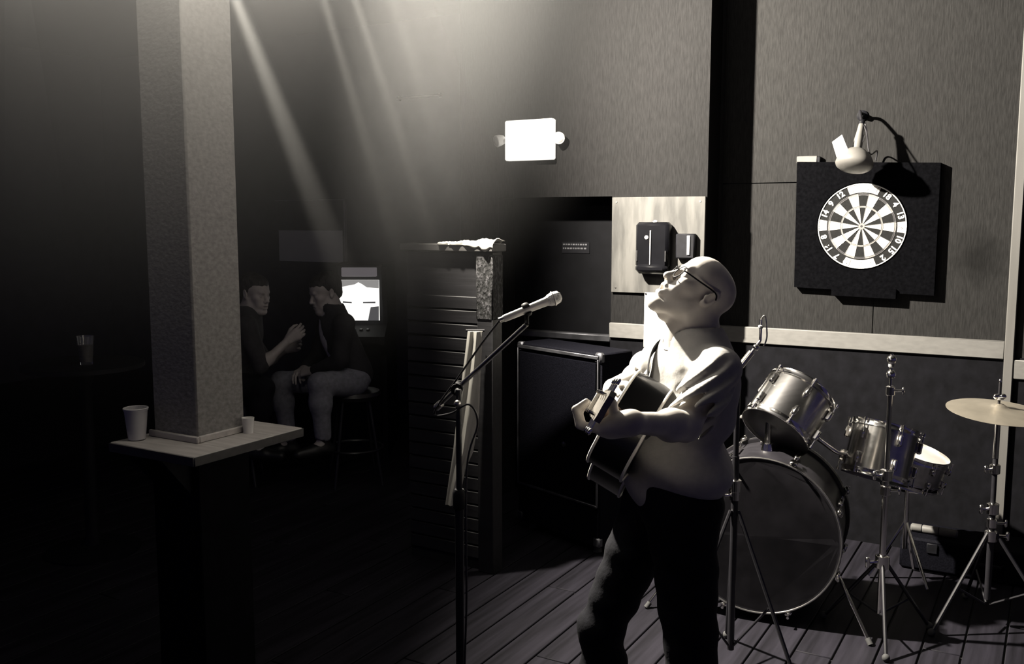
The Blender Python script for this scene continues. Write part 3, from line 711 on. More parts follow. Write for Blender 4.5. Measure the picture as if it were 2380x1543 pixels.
# long pale cloth hanging in folds against the post
YC = 4.515
lev = [(770, 1087, 1122), (830, 1080, 1119), (900, 1071, 1116), (960, 1063, 1114), (1010, 1057, 1107), (1050, 1053, 1100), (1090, 1047, 1082), (1130, 1041, 1074), (1172, 1035, 1067)]
V = []; F = []; NK = 28
for i, (yy, xa, xb) in enumerate(lev):
    for k in range(NK):
        a_ = 2 * math.pi * k / NK
        cx_ = (xa + xb) / 2; hw_ = (xb - xa) / 2
        p_ = px(cx_ + hw_ * math.cos(a_), yy, YC)
        fold = 0.012 * math.sin(3.0 * math.cos(a_) * 2.2 + 0.35 * i) 
        p_ = p_ + Vector((0, -(0.020 + fold) * math.sin(a_), 0)); V.append(p_)
for i in range(len(lev) - 1):
    for k in range(NK): F.append((i * NK + k, i * NK + (k + 1) % NK, (i + 1) * NK + (k + 1) % NK, (i + 1) * NK + k))
F += [tuple(range(NK))[::-1], tuple((len(lev) - 1) * NK + k for k in range(NK))]
hc_ = thing('hanging_cloth', 'long pale cloth hanging in folds from the end of the slatted partition', 'cloth', px(1050, 1172, YC))
MB().raw(V, F).build('folded_cloth', 'cloth', hc_, angle=70)
b = MB(); b.cyl(px(1083, 768, YC + 0.01), px(1126, 768, YC + 0.01), 0.007, None, 10); b.build('hanging_rod', 'stand_black', hc_)

# ================================================================== speaker cabinet in front of the door
ca = px(1203, 1180, 5.30); ca.z = 0
ang = R(50)
cu_ = Vector((math.cos(ang), -math.sin(ang), 0)); cn_ = Vector((-math.sin(ang), -math.cos(ang), 0))
CWD, CHT, CDP = 0.66, 1.075, 0.24
ctr_c = ca + cu_ * (CWD / 2) - cn_ * (CDP / 2)
cb = thing('speaker_cabinet', 'tall black speaker cabinet with thin metal trim standing before the door', 'speaker', ctr_c, -ang)
ROTC = np.array(Matrix.Rotation(-ang, 3, 'Z'))
def cbx(mb, u0, u1, d0, d1, z0, z1, bev=0.0):
    c = ca + cu_ * ((u0 + u1) / 2) + cn_ * ((d0 + d1) / 2); return mb.box((c.x, c.y, (z0 + z1) / 2), (u1 - u0, abs(d1 - d0), z1 - z0), ROTC, bev)
b = MB(); cbx(b, 0, CWD, -CDP, 0, 0.045, CHT, 0.008); b.build('box', 'cab', cb)
b = MB(); cbx(b, 0.03, CWD - 0.03, 0.001, 0.012, 0.29, CHT - 0.05, 0.003); b.build('grille', 'grille', cb)
for (u0, u1, z0, z1) in ((0.012, CWD - 0.012, CHT - 0.03, CHT - 0.012), (0.012, CWD - 0.012, 0.262, 0.274), (0.010, 0.018, 0.274, CHT - 0.03), (CWD - 0.018, CWD - 0.010, 0.274, CHT - 0.03)):
    b = MB(); cbx(b, u0, u1, 0.001, 0.014, z0, z1, 0.002); b.build('trim_strip', 'trim_metal', cb)
for u_ in (0.022, CWD - 0.022):
    for z_ in (0.075, CHT - 0.022):
        b = MB(); cbx(b, u_ - 0.026, u_ + 0.026, -0.03, 0.006, z_ - 0.03, z_ + 0.026, 0.010); b.build('corner_guard', 'trim_metal', cb)
for u_ in (0.07, CWD - 0.07):
    for d_ in (-0.06, -CDP + 0.06):
        c = ca + cu_ * u_ + cn_ * d_; b = MB(); b.cyl((c.x, c.y, 0.0), (c.x, c.y, 0.047), 0.024, 0.02, 14); b.build('rubber_foot', 'sole', cb)
c = ca + cu_ * 0.40 + cn_ * 0.012
b = MB(); b.lathe([(0.014, 0), (0.014, 0.006), (0, 0.010)], (c.x, c.y, 0.56), cn_, 16); b.build('badge', 'chrome_dull', cb)

# ================================================================== mic stand, microphone
YM = 2.60
pole = px(1066, 935, YM); bx, by = pole.x, pole.y
ms = thing('mic_stand', 'black boom microphone stand in front of the singer', 'mic stand', (bx, by, 0))
ztop = px(1066, 905, YM).z
b = MB(); b.cyl((bx, by, 0.10), (bx, by, 0.98), 0.0125, None, 16); b.build('lower_tube', 'stand_black', ms)
b = MB(); b.cyl((bx, by, 0.95), (bx, by, ztop), 0.0085, None, 14); b.build('upper_tube', 'stand_black', ms)
b = MB(); b.lathe([(0.012, 0), (0.019, 0.008), (0.019, 0.05), (0.013, 0.06)], (bx, by, 0.94), (0, 0, 1), 18); b.build('clutch', 'black', ms)
for k in range(3):
    a_ = R(20 + 120 * k); e = Vector((bx + 0.33 * math.cos(a_), by + 0.33 * math.sin(a_), 0.012))
    b = MB(); b.tube([(bx + 0.015 * math.cos(a_), by + 0.015 * math.sin(a_), 0.14), (bx + 0.05 * math.cos(a_), by + 0.05 * math.sin(a_), 0.13), e], 0.009, 10); l_ = b.build('leg', 'stand_black', ms)
    b = MB(); b.cyl(e + (Vector((bx, by, 0.13)) - e) * 0.05, e - (Vector((bx, by, 0.13)) - e) * 0.03, 0.012, None, 10); b.build('rubber_tip', 'sole', l_)
b = MB(); b.cyl((bx, by, 0.09), (bx, by, 0.17), 0.019, None, 16); b.build('leg_hub', 'black', ms)
r0 = px(1020, 942, YM + 0.10); r1 = px(1224, 754, YM - 0.14); piv = r0 + (r1 - r0) * 0.226
b = MB(); b.cyl(r0, r1, 0.0065, None, 12); b.build('boom_arm', 'chrome_dull', ms)
b = MB(); b.cyl(r0 - (r1 - r0).normalized() * 0.012, r0 + (r1 - r0).normalized() * 0.012, 0.011, None, 12); b.build('boom_end_cap', 'chrome_dull', ms)
b = MB(); b.cyl(piv - Vector((0, 0.022, 0)), piv + Vector((0, 0.022, 0)), 0.017, None, 16); b.cyl((bx, by, ztop - 0.01), piv, 0.010, 0.012, 12); b.build('swivel', 'black', ms)
kb = px(1063, 938, YM - 0.03)
b = MB(); b.cyl(kb, (bx, by, kb.z), 0.006, None, 10); b.ball(kb, 0.010, 12, 8); b.build('wing_knob', 'chrome_dull', ms)
m0 = px(1170, 741, YM - 0.13); m1 = px(1304, 687, YM - 0.10); mu = (m1 - m0).normalized(); ml_ = (m1 - m0).length
b = MB(); cpt = m0 + mu * (ml_ * 0.40); b.cyl(r1, cpt - Vector((0, 0, 0.012)), 0.006, None, 10); b.torus(cpt, mu, 0.015, 0.004, 24, 8, R(-150), R(150), 2.4); b.build('mic_clip', 'black', ms)
mc = thing('microphone', 'pale handheld microphone clipped to the boom, aimed at the singer', 'microphone', m0)
b = MB(); b.lathe([(0.0085, 0), (0.0095, 0.004), (0.0105, ml_ * 0.4), (0.012, ml_ * 0.74), (0.0135, ml_ * 0.76)], m0, mu, 22); b.build('barrel', 'mic_metal', mc)
b = MB(); b.lathe([(0.0135, ml_ * 0.76), (0.0165, ml_ * 0.80), (0.0185, ml_ * 0.88), (0.016, ml_ * 0.96), (0.009, ml_ * 0.995), (0, ml_)], m0, mu, 22); b.build('grille_head', 'mic_grille', mc)
b = MB(); b.torus(m0 + mu * ml_ * 0.865, mu, 0.0187, 0.0017, 24, 8); b.build('grille_band', 'mic_metal', mc)
b = MB(); b.cyl(m0 - mu * 0.012, m0 + mu * 0.003, 0.0075, None, 14); b.build('plug', 'chrome_dull', mc)
cab = spline([m0 - mu * 0.01, m0 + (r0 - m0) * 0.3 + Vector((0, 0, 0.012)), m0 + (r0 - m0) * 0.7 + Vector((0, 0, 0.006)), r0 + Vector((0.0, -0.015, 0.005)), px(1012, 965, YM + 0.1), px(1050, 960, YM - 0.02), px(1090, 940, YM - 0.03), px(1110, 985, YM - 0.02), px(1085, 1090, YM), (bx + 0.02, by - 0.02, 0.7), (bx + 0.018, by - 0.018, 0.3), (bx + 0.1, by - 0.05, 0.02), (bx + 0.6, by + 0.3, 0.006), (bx + 0.9, by + 1.0, 0.006)], 8)
mcb = thing('mic_cable', 'thin cable looping from the microphone down its stand', 'cable', (bx, by, 0))
b = MB(); b.tube(cab, 0.0030, 8); b.build('cable', 'cable', mcb)
b = MB(); b.cyl(cab[-1], np3(cab[-1]) + np.array([0.02, 0.05, 0.0]), 0.008, None, 12); b.build('plug', 'chrome_dull', mcb)

# ================================================================== added lamp bar, unseen above the frame
lb = thing('added_lamp_bar', 'added, unseen black bar of five lamps for the streaks and haze glow', 'stage light', (-0.8, BEAM_Y, CEIL))
b = MB(); b.cyl((-1.55, BEAM_Y + 0.06, BEAM_Z + 0.24), (-0.3, BEAM_Y + 0.06, BEAM_Z + 0.24), 0.024, None, 14); b.build('bar', 'black', lb)
for sx in (-1.5, -0.35):
    b = MB(); b.cyl((sx, BEAM_Y + 0.06, BEAM_Z + 0.24), (sx, BEAM_Y + 0.06, CEIL), 0.012, None, 10); b.build('drop_rod', 'black', lb)
def lamp_can(t, l0, ax, hang, rad=0.05):
    k = rad / 0.05
    b = MB(); b.lathe([(0.03 * k, -0.17 * k), (0.045 * k, -0.14 * k), (0.052 * k, -0.03 * k), (0.055 * k, -0.020), (0.050 * k, -0.020), (0.046 * k, -0.04 * k), (0.0, -0.04 * k)], l0, ax, 20); cn = b.build('lamp_can', 'black', t)
    sd = Vector((0.056 * k, 0, 0)); b = MB(); b.tube([l0 - ax * 0.09 * k + sd, hang + sd * 0.7, hang - sd * 0.7, l0 - ax * 0.09 * k - sd], 0.006, 8); b.build('yoke', 'black', cn)
for xb_, xt_, p_, a_, gl_ in BEAMS:
    l0 = Vector((xb_, BEAM_Y, BEAM_Z)); ax = (Vector((xt_, BEAM_Y + 0.1, 0.6)) - l0).normalized()
    lamp_can(lb, l0, ax, Vector((xb_, BEAM_Y + 0.06, BEAM_Z + 0.23)), 0.036)
ks = thing('stage_spotlight', 'black stage spotlight hung from the ceiling, aimed at the singer', 'stage light', (LAMP.x, LAMP.y, CEIL))
lamp_can(ks, LAMP - KEY_DIR.normalized() * 0.06, KEY_DIR.normalized(), LAMP + Vector((-0.16, 0.0, 0.22)), 0.07)
b = MB(); b.cyl(LAMP + Vector((-0.16, 0.0, 0.22)), (LAMP.x - 0.16, LAMP.y, CEIL), 0.014, None, 10); b.build('drop_rod', 'black', ks)

# ================================================================== game machine with the lit screen
YG = 6.95
gx0 = px(787, 700, YG).x; gx1 = px(882, 700, YG).x
gw = 0.62; gcx = (gx0 + gx1) / 2
def gz(y): return px(834, y, YG).z
ga = thing('game_machine', 'dark upright game machine with a bright white screen behind the seated pair', 'game machine', (gcx, YG + 0.3, 0))
hw = (gx1 - gx0) / 2
ztop_g = gz(615); zs1 = gz(650); zs0 = gz(746)
side = [(0.0, 0.0), (0.62, 0.0), (0.62, ztop_g), (0.10, ztop_g), (0.04, ztop_g - 0.02), (0.05, zs1 + 0.005), (0.10, zs0 - 0.0), (-0.10, zs0 - 0.10), (-0.10, zs0 - 0.16), (0.0, zs0 - 0.25)]
for sg in (-1, 1):
    b = MB(); b.prism(side, (gcx + sg * (hw + 0.035), YG - 0.05, 0), (0, 1, 0), (0, 0, 1), (1, 0, 0), -0.018, 0.018); b.build('side_panel', 'black', ga, smooth=False)
b = MB(); b.prism([(0.05, 0.0), (0.6, 0.0), (0.6, ztop_g - 0.01), (0.14, ztop_g - 0.01), (0.16, zs0 - 0.02), (0.05, zs0 - 0.1)], (gcx, YG - 0.05, 0), (0, 1, 0), (0, 0, 1), (1, 0, 0), -hw - 0.017, hw + 0.017); b.build('body', 'black', ga, smooth=False)
b = MB(); b.prism([(-0.09, zs0 - 0.10), (0.09, zs0 - 0.02), (0.09, zs0 - 0.06), (-0.09, zs0 - 0.15)], (gcx, YG - 0.05, 0), (0, 1, 0), (0, 0, 1), (1, 0, 0), -hw - 0.016, hw + 0.016); b.build('control_deck', 'black', ga, smooth=False)
b = MB(); b.box((gcx, YG + 0.03, (gz(622) + gz(643)) / 2), (2 * hw * 0.86, 0.03, abs(gz(622) - gz(643))), None, 0.004); b.build('marquee', 'marquee', ga)
def scr(nm, x0, y0, x1, y1, m_, dy=0.0):
    p0, p1 = px(x0, y1, YG), px(x1, y0, YG)
    b = MB(); b.box(((p0.x + p1.x) / 2, YG + 0.02 - dy, (p0.z + p1.z) / 2), (p1.x - p0.x, 0.012, p1.z - p0.z)); return b.build(nm, m_, ga, smooth=False)
sc = scr('screen', 788, 651, 880, 745, 'screen')
def scr_poly(nm, pts, m_, dy):
    q = [px(x, y, YG) for x, y in pts]; b = MB(); b.prism([(p.x, p.z) for p in q], (0, YG + 0.02 - dy, 0), (1, 0, 0), (0, 0, 1), (0, -1, 0), 0.0, 0.002); return b.build(nm, m_, sc, smooth=False)
scr_poly('screen_header', [(788, 651), (880, 651), (880, 670), (852, 668), (840, 660), (832, 656), (824, 661), (808, 664), (788, 668)], 'screen_dim', 0.0065)
scr_poly('screen_dash', [(796, 700), (817, 702), (817, 705), (796, 704)], 'screen_grey', 0.0065)
scr_poly('screen_dash', [(843, 702), (872, 701), (872, 705), (843, 705)], 'screen_grey', 0.0065)
scr_poly('screen_column', [(861, 714), (880, 712), (880, 745), (855, 745), (858, 728)], 'screen_grey', 0.0065)
for k in range(4):
    b = MB(); b.lathe([(0.014, 0), (0.014, 0.01), (0.01, 0.014), (0, 0.015)], (gcx - 0.08 + 0.05 * k, YG - 0.05, zs0 - 0.065), (0, -0.35, 0.9), 14); b.build('button', 'black_gloss', ga)

# ================================================================== pub table in the dark corner with a glass
tq = px(195, 850, 4.9)
pt_ = thing('pub_table', 'dark round pub table in the unlit corner left of the column', 'table', (tq.x, tq.y, 0))
b = MB(); b.lathe([(0.28, 0.985), (0.30, 0.99), (0.30, 1.012), (0.285, 1.018), (0, 1.018)], (tq.x, tq.y, 0), (0, 0, 1), 36); b.build('table_top', 'black', pt_)
b = MB(); b.lathe([(0.05, 0.02), (0.035, 0.1), (0.032, 0.9), (0.06, 0.985)], (tq.x, tq.y, 0), (0, 0, 1), 20); b.build('pedestal', 'black', pt_)
b = MB(); b.lathe([(0.24, 0), (0.24, 0.012), (0.10, 0.03), (0.05, 0.04)], (tq.x, tq.y, 0), (0, 0, 1), 32); b.build('base', 'black', pt_)
gq = Vector((tq.x + 0.05, tq.y - 0.08, 1.018))
pg = thing('pint_glass', 'pint glass catching a glint on the dark pub table', 'glass', gq)
b = MB(); b.lathe([(0, 0), (0.03, 0), (0.031, 0.01), (0.043, 0.148), (0.0405, 0.148), (0.029, 0.014), (0, 0.012)], gq, (0, 0, 1), 24); b.build('glass_wall', 'glass', pg)
b = MB(); b.lathe([(0, 0.0125), (0.0288, 0.0145), (0.037, 0.10), (0, 0.10)], gq, (0, 0, 1), 24); b.build('drink', 'rosewood', pg)
# ================================================================== drum kit
def drum(name, label, c, axis, rad, depth, shell_m, lugs=6, top_m='head_white', bot_m='drum_dark', rot0=0.0, group='drums of the kit', cat='drum'):
    """cylindrical drum: c = centre, axis points to the batter head"""
    u, w, a = frame_from(axis); c = np3(c); h = depth / 2
    t = thing(name, label, cat, tuple(c - a * h), 0, group)
    MB().lathe([(rad, -h + 0.006), (rad, h - 0.006)], c, a, 48).build('shell', shell_m, t)
    for sg, m_, nm in ((1, top_m, 'batter_head'), (-1, bot_m, 'bottom_head')):
        MB().lathe([(rad * 1.012, sg * (h - 0.008)), (rad * 1.012, sg * (h + 0.001)), (rad * 0.98, sg * (h + 0.004)), (0, sg * (h + 0.003))], c, a, 48).build(nm, m_, t)
        MB().lathe([(rad * 1.015, sg * (h - 0.012)), (rad * 1.045, sg * (h - 0.012)), (rad * 1.045, sg * (h - 0.008)), (rad * 1.028, sg * (h - 0.004)), (rad * 1.028, sg * (h + 0.014)), (rad * 1.035, sg * (h + 0.017)), (rad * 1.012, sg * (h + 0.017)), (rad * 1.012, sg * (h - 0.012))], c, a, 48).build('hoop', 'chrome', t)
    for k in range(lugs):
        q = rot0 + 2 * math.pi * k / lugs; d = u * math.cos(q) + w * math.sin(q); tg = np.cross(a, d)
        ro = np.column_stack((d, tg, a))
        for sg in (1, -1):
            b = MB(); b.box(c + d * (rad + 0.010) + a * sg * (h * 0.52), (0.024, 0.020, min(0.055, h * 0.5)), ro, 0.006); lg = b.build('lug', 'chrome', t)
            b = MB(); p0 = c + d * (rad * 1.0 + 0.016) + a * sg * h * 0.5; p1 = c + d * (rad * 1.0 + 0.016) + a * sg * (h + 0.008)
            b.cyl(p0, p1, 0.0032, None, 8); b.cyl(p1 - a * sg * 0.004, p1 + a * sg * 0.010, 0.0065, None, 8); b.build('tension_rod', 'chrome', lg)
    return t, u, w, a

# --- bass drum, black front head to the camera
ba = np3(Vector((0.40, 0.917, 0)))                      # axis, away from the camera
bc = np3(px(1762, 1253, 4.0)); BR = 0.335; BDP = 0.40
bz = BR + 0.055; bc[2] = bz
bd = thing('bass_drum', 'large bass drum with a black front head behind the singer', 'drum', (bc[0], bc[1], 0), 0, 'drums of the kit')
MB().lathe([(BR, 0.02), (BR, BDP - 0.02)], bc, ba, 64).build('shell', 'drum_dark', bd)
MB().lathe([(0, -0.004), (BR * 0.98, -0.004), (BR * 1.0, 0.004)], bc, ba, 64).build('front_head', 'black_soft', bd)
MB().lathe([(0, BDP + 0.004), (BR * 0.98, BDP + 0.004), (BR, BDP - 0.004)], bc, ba, 64).build('batter_head', 'head_white', bd)
for h0 in (-0.012, BDP - 0.028):
    hp = MB().lathe([(BR * 1.005, h0), (BR * 1.045, h0), (BR * 1.045, h0 + 0.040), (BR * 1.005, h0 + 0.040), (BR * 1.005, h0)], bc, ba, 64).build('hoop', 'drum_dark', bd)
    MB().torus(bc + ba * (h0 + (0 if h0 < 0 else 0.04)), ba, BR * 1.035, 0.004, 64, 8).build('hoop_inlay', 'chrome_dull', hp)
uu, ww, aa = frame_from(ba)
for k in range(8):
    q = math.pi / 8 + 2 * math.pi * k / 8; d = uu * math.cos(q) + ww * math.sin(q); tg = np.cross(aa, d); ro = np.column_stack((d, tg, aa))
    for h0, sg in ((0.0, 1), (BDP, -1)):
        b = MB(); b.box(bc + ba * (h0 + sg * 0.01) + d * (BR * 1.045 + 0.010), (0.018, 0.034, 0.050), ro, 0.006); cw = b.build('claw', 'chrome', bd)
        b = MB(); p0 = bc + ba * (h0 + sg * -0.02) + d * (BR * 1.045 + 0.016); p1 = bc + ba * (h0 + sg * 0.11) + d * (BR + 0.022)
        b.cyl(p0, p1, 0.0035, None, 8); b.cyl(p0 - ba * sg * 0.02, p0, 0.006, None, 8); b.build('tension_rod', 'chrome', cw)
    b = MB(); b.box(bc + ba * BDP / 2 + d * (BR + 0.011), (0.024, 0.022, 0.12), ro, 0.006); b.build('lug', 'chrome', bd)
for sg in (-1, 1):                                      # spurs
    side_v = uu * sg if uu[0] * sg != 0 else uu
    p0 = bc + ba * 0.10 + uu * sg * BR * 0.92 - np.array([0, 0, BR * 0.36]); p1 = bc + ba * (-0.06) + uu * sg * (BR * 1.42); p1[2] = 0.01
    b = MB(); b.cyl(p0, p1, 0.008, None, 10); b.ball(p0, 0.022, 12, 8); sp = b.build('spur', 'chrome', bd)
    b = MB(); b.cyl(p1 - (p0 - p1) * 0.02, p1 + (p0 - p1) * 0.06, 0.012, None, 10); b.build('rubber_tip', 'sole', sp)
# tom mount post on top of the bass drum
mp = bc + ba * 0.20 + np.array([0, 0, BR])
b = MB(); b.cyl(mp - np.array([0, 0, 0.01]), mp + np.array([0, 0, 0.17]), 0.014, None, 14); b.cyl(mp, mp + np.array([0, 0, 0.03]), 0.03, 0.024, 16); b.build('tom_post', 'chrome', bd)

# --- toms and snare
t1c = px(1832, 957, 4.22)
tom1, *_ = drum('rack_tom', 'silver rack tom tilted over the bass drum beside the singer', t1c, (0.60, 0.42, 0.68), 0.158, 0.215, 'brushed', 6, rot0=0.35)
b = MB(); b.tube(spline([mp + np.array([0, 0, 0.14]), mp + np.array([0.02, 0.02, 0.18]), np3(t1c) + np.array([0.06, -0.02, -0.10]), np3(t1c) + np.array([0.09, 0.0, -0.08])], 6), 0.010, 10); b.build('mount_arm', 'chrome', tom1)
t2c = px(2046, 1050, 4.20)
tom2, *_ = drum('rack_tom', 'silver rack tom with a glaring highlight behind the bare cymbal stand', t2c, (0.27, 0.22, 0.93), 0.145, 0.215, 'brushed', 6, rot0=0.1)
b = MB(); b.tube(spline([mp + np.array([0, 0, 0.10]), mp + np.array([0.08, 0.03, 0.15]), np3(t2c) + np.array([-0.2, 0.0, 0.0]), np3(t2c) + np.array([-0.14, 0.0, 0.0])], 6), 0.010, 10); b.build('mount_arm', 'chrome', tom2)
s_c = px(2112, 1078, 4.48)
sn, *_ = drum('snare_drum', 'shallow snare drum with a bright white head at the back of the kit', s_c, (0.24, -0.13, 0.95), 0.165, 0.125, 'chrome_dull', 8, rot0=0.2)
sc3 = np3(s_c)
b = MB(); b.cyl((sc3[0], sc3[1], 0.16), (sc3[0], sc3[1], sc3[2] - 0.13), 0.012, None, 12); b.build('stand_tube', 'chrome', sn)
for k in range(3):
    a_ = R(50 + 120 * k); d = np.array([math.cos(a_), math.sin(a_), 0])
    b = MB(); b.tube([sc3 * [1, 1, 0] + [0, 0, sc3[2] - 0.14], sc3 + d * 0.12 + [0, 0, -0.11], sc3 + d * 0.175 + [0, 0, -0.06 - 0.05 * d[0]]], 0.006, 8); b.build('basket_arm', 'chrome', sn)
    b = MB(); b.tube([sc3 * [1, 1, 0] + [0, 0, 0.30], sc3 * [1, 1, 0] + d * 0.16 + [0, 0, 0.012]], 0.008, 8); b.build('stand_leg', 'chrome', sn)

# --- stands
def tripod(t, x, y, zc, spread, rot, m_='chrome', zh=None):
    for k in range(3):
        a_ = rot + 2 * math.pi * k / 3; d = Vector((math.cos(a_), math.sin(a_), 0)); base = Vector((x, y, 0))
        b = MB(); b.tube([base + Vector((0, 0, zc)) + d * 0.016, base + d * spread + Vector((0, 0, 0.012))], 0.008, 8); lg = b.build('leg', 'stand_black', t)
        e = base + d * spread
        b = MB(); b.ball((e.x, e.y, 0.016), 0.016, 12, 8); b.build('rubber_foot', 'sole', lg)
        b = MB(); b.tube([base + Vector((0, 0, 0.10)) + d * 0.012, base + d * (spread * 0.55) + Vector((0, 0, zc * 0.45))], 0.005, 8); b.build('brace', 'stand_black', lg)
def collar(t, x, y, z, nm='collar', m_='chrome', sc_=1.0, side=1):
    b = MB(); b.lathe([(0.014 * sc_, -0.022 * sc_), (0.021 * sc_, -0.018 * sc_), (0.021 * sc_, 0.018 * sc_), (0.014 * sc_, 0.022 * sc_)], (x, y, z), (0, 0, 1), 16); cobj = b.build(nm, m_, t)
    b = MB(); b.cyl((x, y, z), (x + side * 0.045 * sc_, y - 0.02, z + 0.004), 0.005 * sc_, None, 8); b.box((x + side * 0.05 * sc_, y - 0.022, z + 0.004), (0.012 * sc_, 0.010 * sc_, 0.034 * sc_), None, 0.004); b.build('wing_bolt', m_, cobj)
YS = 3.85
bq = px(2060, 1100, YS); X_, Y_ = bq.x, YS
def zs(y): return px(2062, y, YS).z
cs1 = thing('cymbal_stand', 'bare chrome cymbal stand without a cymbal in front of the toms', 'cymbal stand', (X_, Y_, 0))
MB().cyl((X_, Y_, 0.10), (X_, Y_, zs(1100)), 0.0135, None, 16).build('lower_tube', 'chrome', cs1)
MB().cyl((X_, Y_, zs(1110)), (X_, Y_, zs(905)), 0.0105, None, 16).build('upper_tube', 'chrome', cs1)
MB().cyl((X_, Y_, zs(910)), (X_, Y_, zs(822)), 0.0060, None, 12).build('cymbal_post', 'chrome', cs1)
collar(cs1, X_, Y_, zs(1104), side=-1, sc_=1.15); collar(cs1, X_, Y_, zs(1140), side=1); collar(cs1, X_, Y_, zs(908), side=1, sc_=0.9)
collar(cs1, X_, Y_, zs(1305), 'leg_collar', side=-1, sc_=1.4)
MB().lathe([(0.006, -0.02), (0.017, -0.016), (0.019, 0.0), (0.012, 0.012), (0.006, 0.016)], (X_, Y_, zs(868)), (0, 0, 1), 18).build('felt_cup', 'chrome', cs1)
MB().ball((X_, Y_, zs(836)), (0.019, 0.019, 0.022), 16, 10).build('wing_nut', 'chrome', cs1)
MB().lathe([(0.007, 0), (0.012, 0.006), (0.012, 0.02), (0.006, 0.024)], (X_, Y_, zs(855)), (0, 0, 1), 14).build('felt', 'felt', cs1)
tripod(cs1, X_, Y_, zs(1305), 0.25, R(15))
# right stand with cymbal
YR = 3.95
rq = px(2318, 1000, YR); XR = rq.x
def zr(y): return px(2318, y, YR).z
cs2 = thing('cymbal_stand', 'dark cymbal stand carrying the ride cymbal by the white casing', 'cymbal stand', (XR, YR, 0))
MB().cyl((XR, YR, 0.12), (XR, YR, zr(1170)), 0.0135, None, 16).build('lower_tube', 'stand_black', cs2)
MB().cyl((XR, YR, zr(1180)), (XR, YR, zr(1000)), 0.0105, None, 16).build('middle_tube', 'stand_black', cs2)
MB().cyl((XR, YR, zr(1065)), (XR, YR, zr(985)), 0.0115, None, 16).build('sleeve', 'chrome', cs2)
MB().cyl((XR, YR, zr(1010)), (XR, YR, zr(888)), 0.0055, None, 12).build('cymbal_post', 'stand_black', cs2)
collar(cs2, XR, YR, zr(1090), side=-1); collar(cs2, XR, YR, zr(1182), side=-1, sc_=1.2); collar(cs2, XR, YR, zr(1215), side=1); collar(cs2, XR, YR, zr(1245), 'leg_collar', side=1, sc_=1.2)
tripod(cs2, XR, YR, zr(1235), 0.30, R(80), 'stand_black')
MB().lathe([(0.006, 0), (0.018, 0.004), (0.018, 0.014), (0.006, 0.018)], (XR, YR, zr(930)), (0, 0, 1), 14).build('felt', 'felt', cs2)
for sg in (-1, 1):
    MB().ball((XR + sg * 0.014, YR - 0.004, zr(921)), (0.014, 0.009, 0.012), 14, 8).build('wing_nut', 'chrome', cs2)
MB().ball((XR, YR, zr(887)), (0.006, 0.006, 0.012), 10, 8).build('post_tip', 'chrome', cs2)
cy = thing('ride_cymbal', 'wide pale bronze cymbal on the right hand stand', 'cymbal', (XR, YR, zr(958)))
CR = 0.205
u_, w_, a_ = frame_from((0.03, -0.10, 1.0))
prof = [(0.008, 0.026), (0.020, 0.024), (0.030, 0.017), (0.040, 0.011), (0.09, 0.006), (0.15, 0.0), (CR, -0.010), (CR, -0.0115), (0.15, -0.0018), (0.09, 0.004), (0.04, 0.009), (0.03, 0.015), (0.02, 0.022), (0.008, 0.024)]
b = MB(); b.lathe(prof, (XR, YR, zr(952)), (0.03, -0.10, 1.0), 64); b.build('cymbal_plate', 'bronze', cy, angle=60)
# boom stand behind the singer
YB = 3.55
q0 = px(1712, 1000, YB); XB = q0.x
def zb_(y): return px(1712, y, YB).z
cs3 = thing('boom_cymbal_stand', 'bare boom stand rising behind the shoulder of the singer', 'cymbal stand', (XB, YB, 0))
MB().cyl((XB, YB, 0.08), (XB, YB, zb_(1060)), 0.0135, None, 14).build('lower_tube', 'stand_black', cs3)
MB().cyl((XB, YB, zb_(1070)), (XB, YB, zb_(860)), 0.0105, None, 14).build('upper_tube', 'stand_black', cs3)
j0 = px(1722, 850, YB); j1 = px(1747, 818, YB); j2 = px(1757, 807, YB); j3 = px(1767, 792, YB); j4 = px(1769, 742, YB)
MB().cyl(Vector((XB, YB, zb_(862))), j0, 0.012, 0.012, 12).build('tilter', 'chrome', cs3)
MB().cyl(j0, j1, 0.0125, None, 14).build('boom_sleeve', 'chrome', cs3)
MB().cyl(j1, j3, 0.006, None, 12).build('boom_arm', 'chrome', cs3)
MB().ball(j2, 0.013, 12, 8).build('joint', 'chrome', cs3)
MB().cyl(j3, j4, 0.0055, None, 12).build('cymbal_post', 'chrome', cs3)
MB().lathe([(0.005, 0), (0.010, 0.006), (0.010, 0.012), (0.005, 0.016)], j3 + (j4 - j3) * 0.55, (0, 0, 1), 12).build('felt', 'felt', cs3)
MB().tube(spline([j4, j4 + Vector((0.012, -0.01, 0.012)), j3 + Vector((0.022, -0.01, 0.02)), j3 + Vector((0.012, -0.008, -0.02))], 6), 0.003, 8).build('wing_nut', 'chrome_dull', cs3)
collar(cs3, XB, YB, zb_(1128), side=-1, sc_=1.2); collar(cs3, XB, YB, zb_(1150), side=-1, sc_=1.0)
tripod(cs3, XB, YB, zb_(1185), 0.28, R(200), 'chrome')

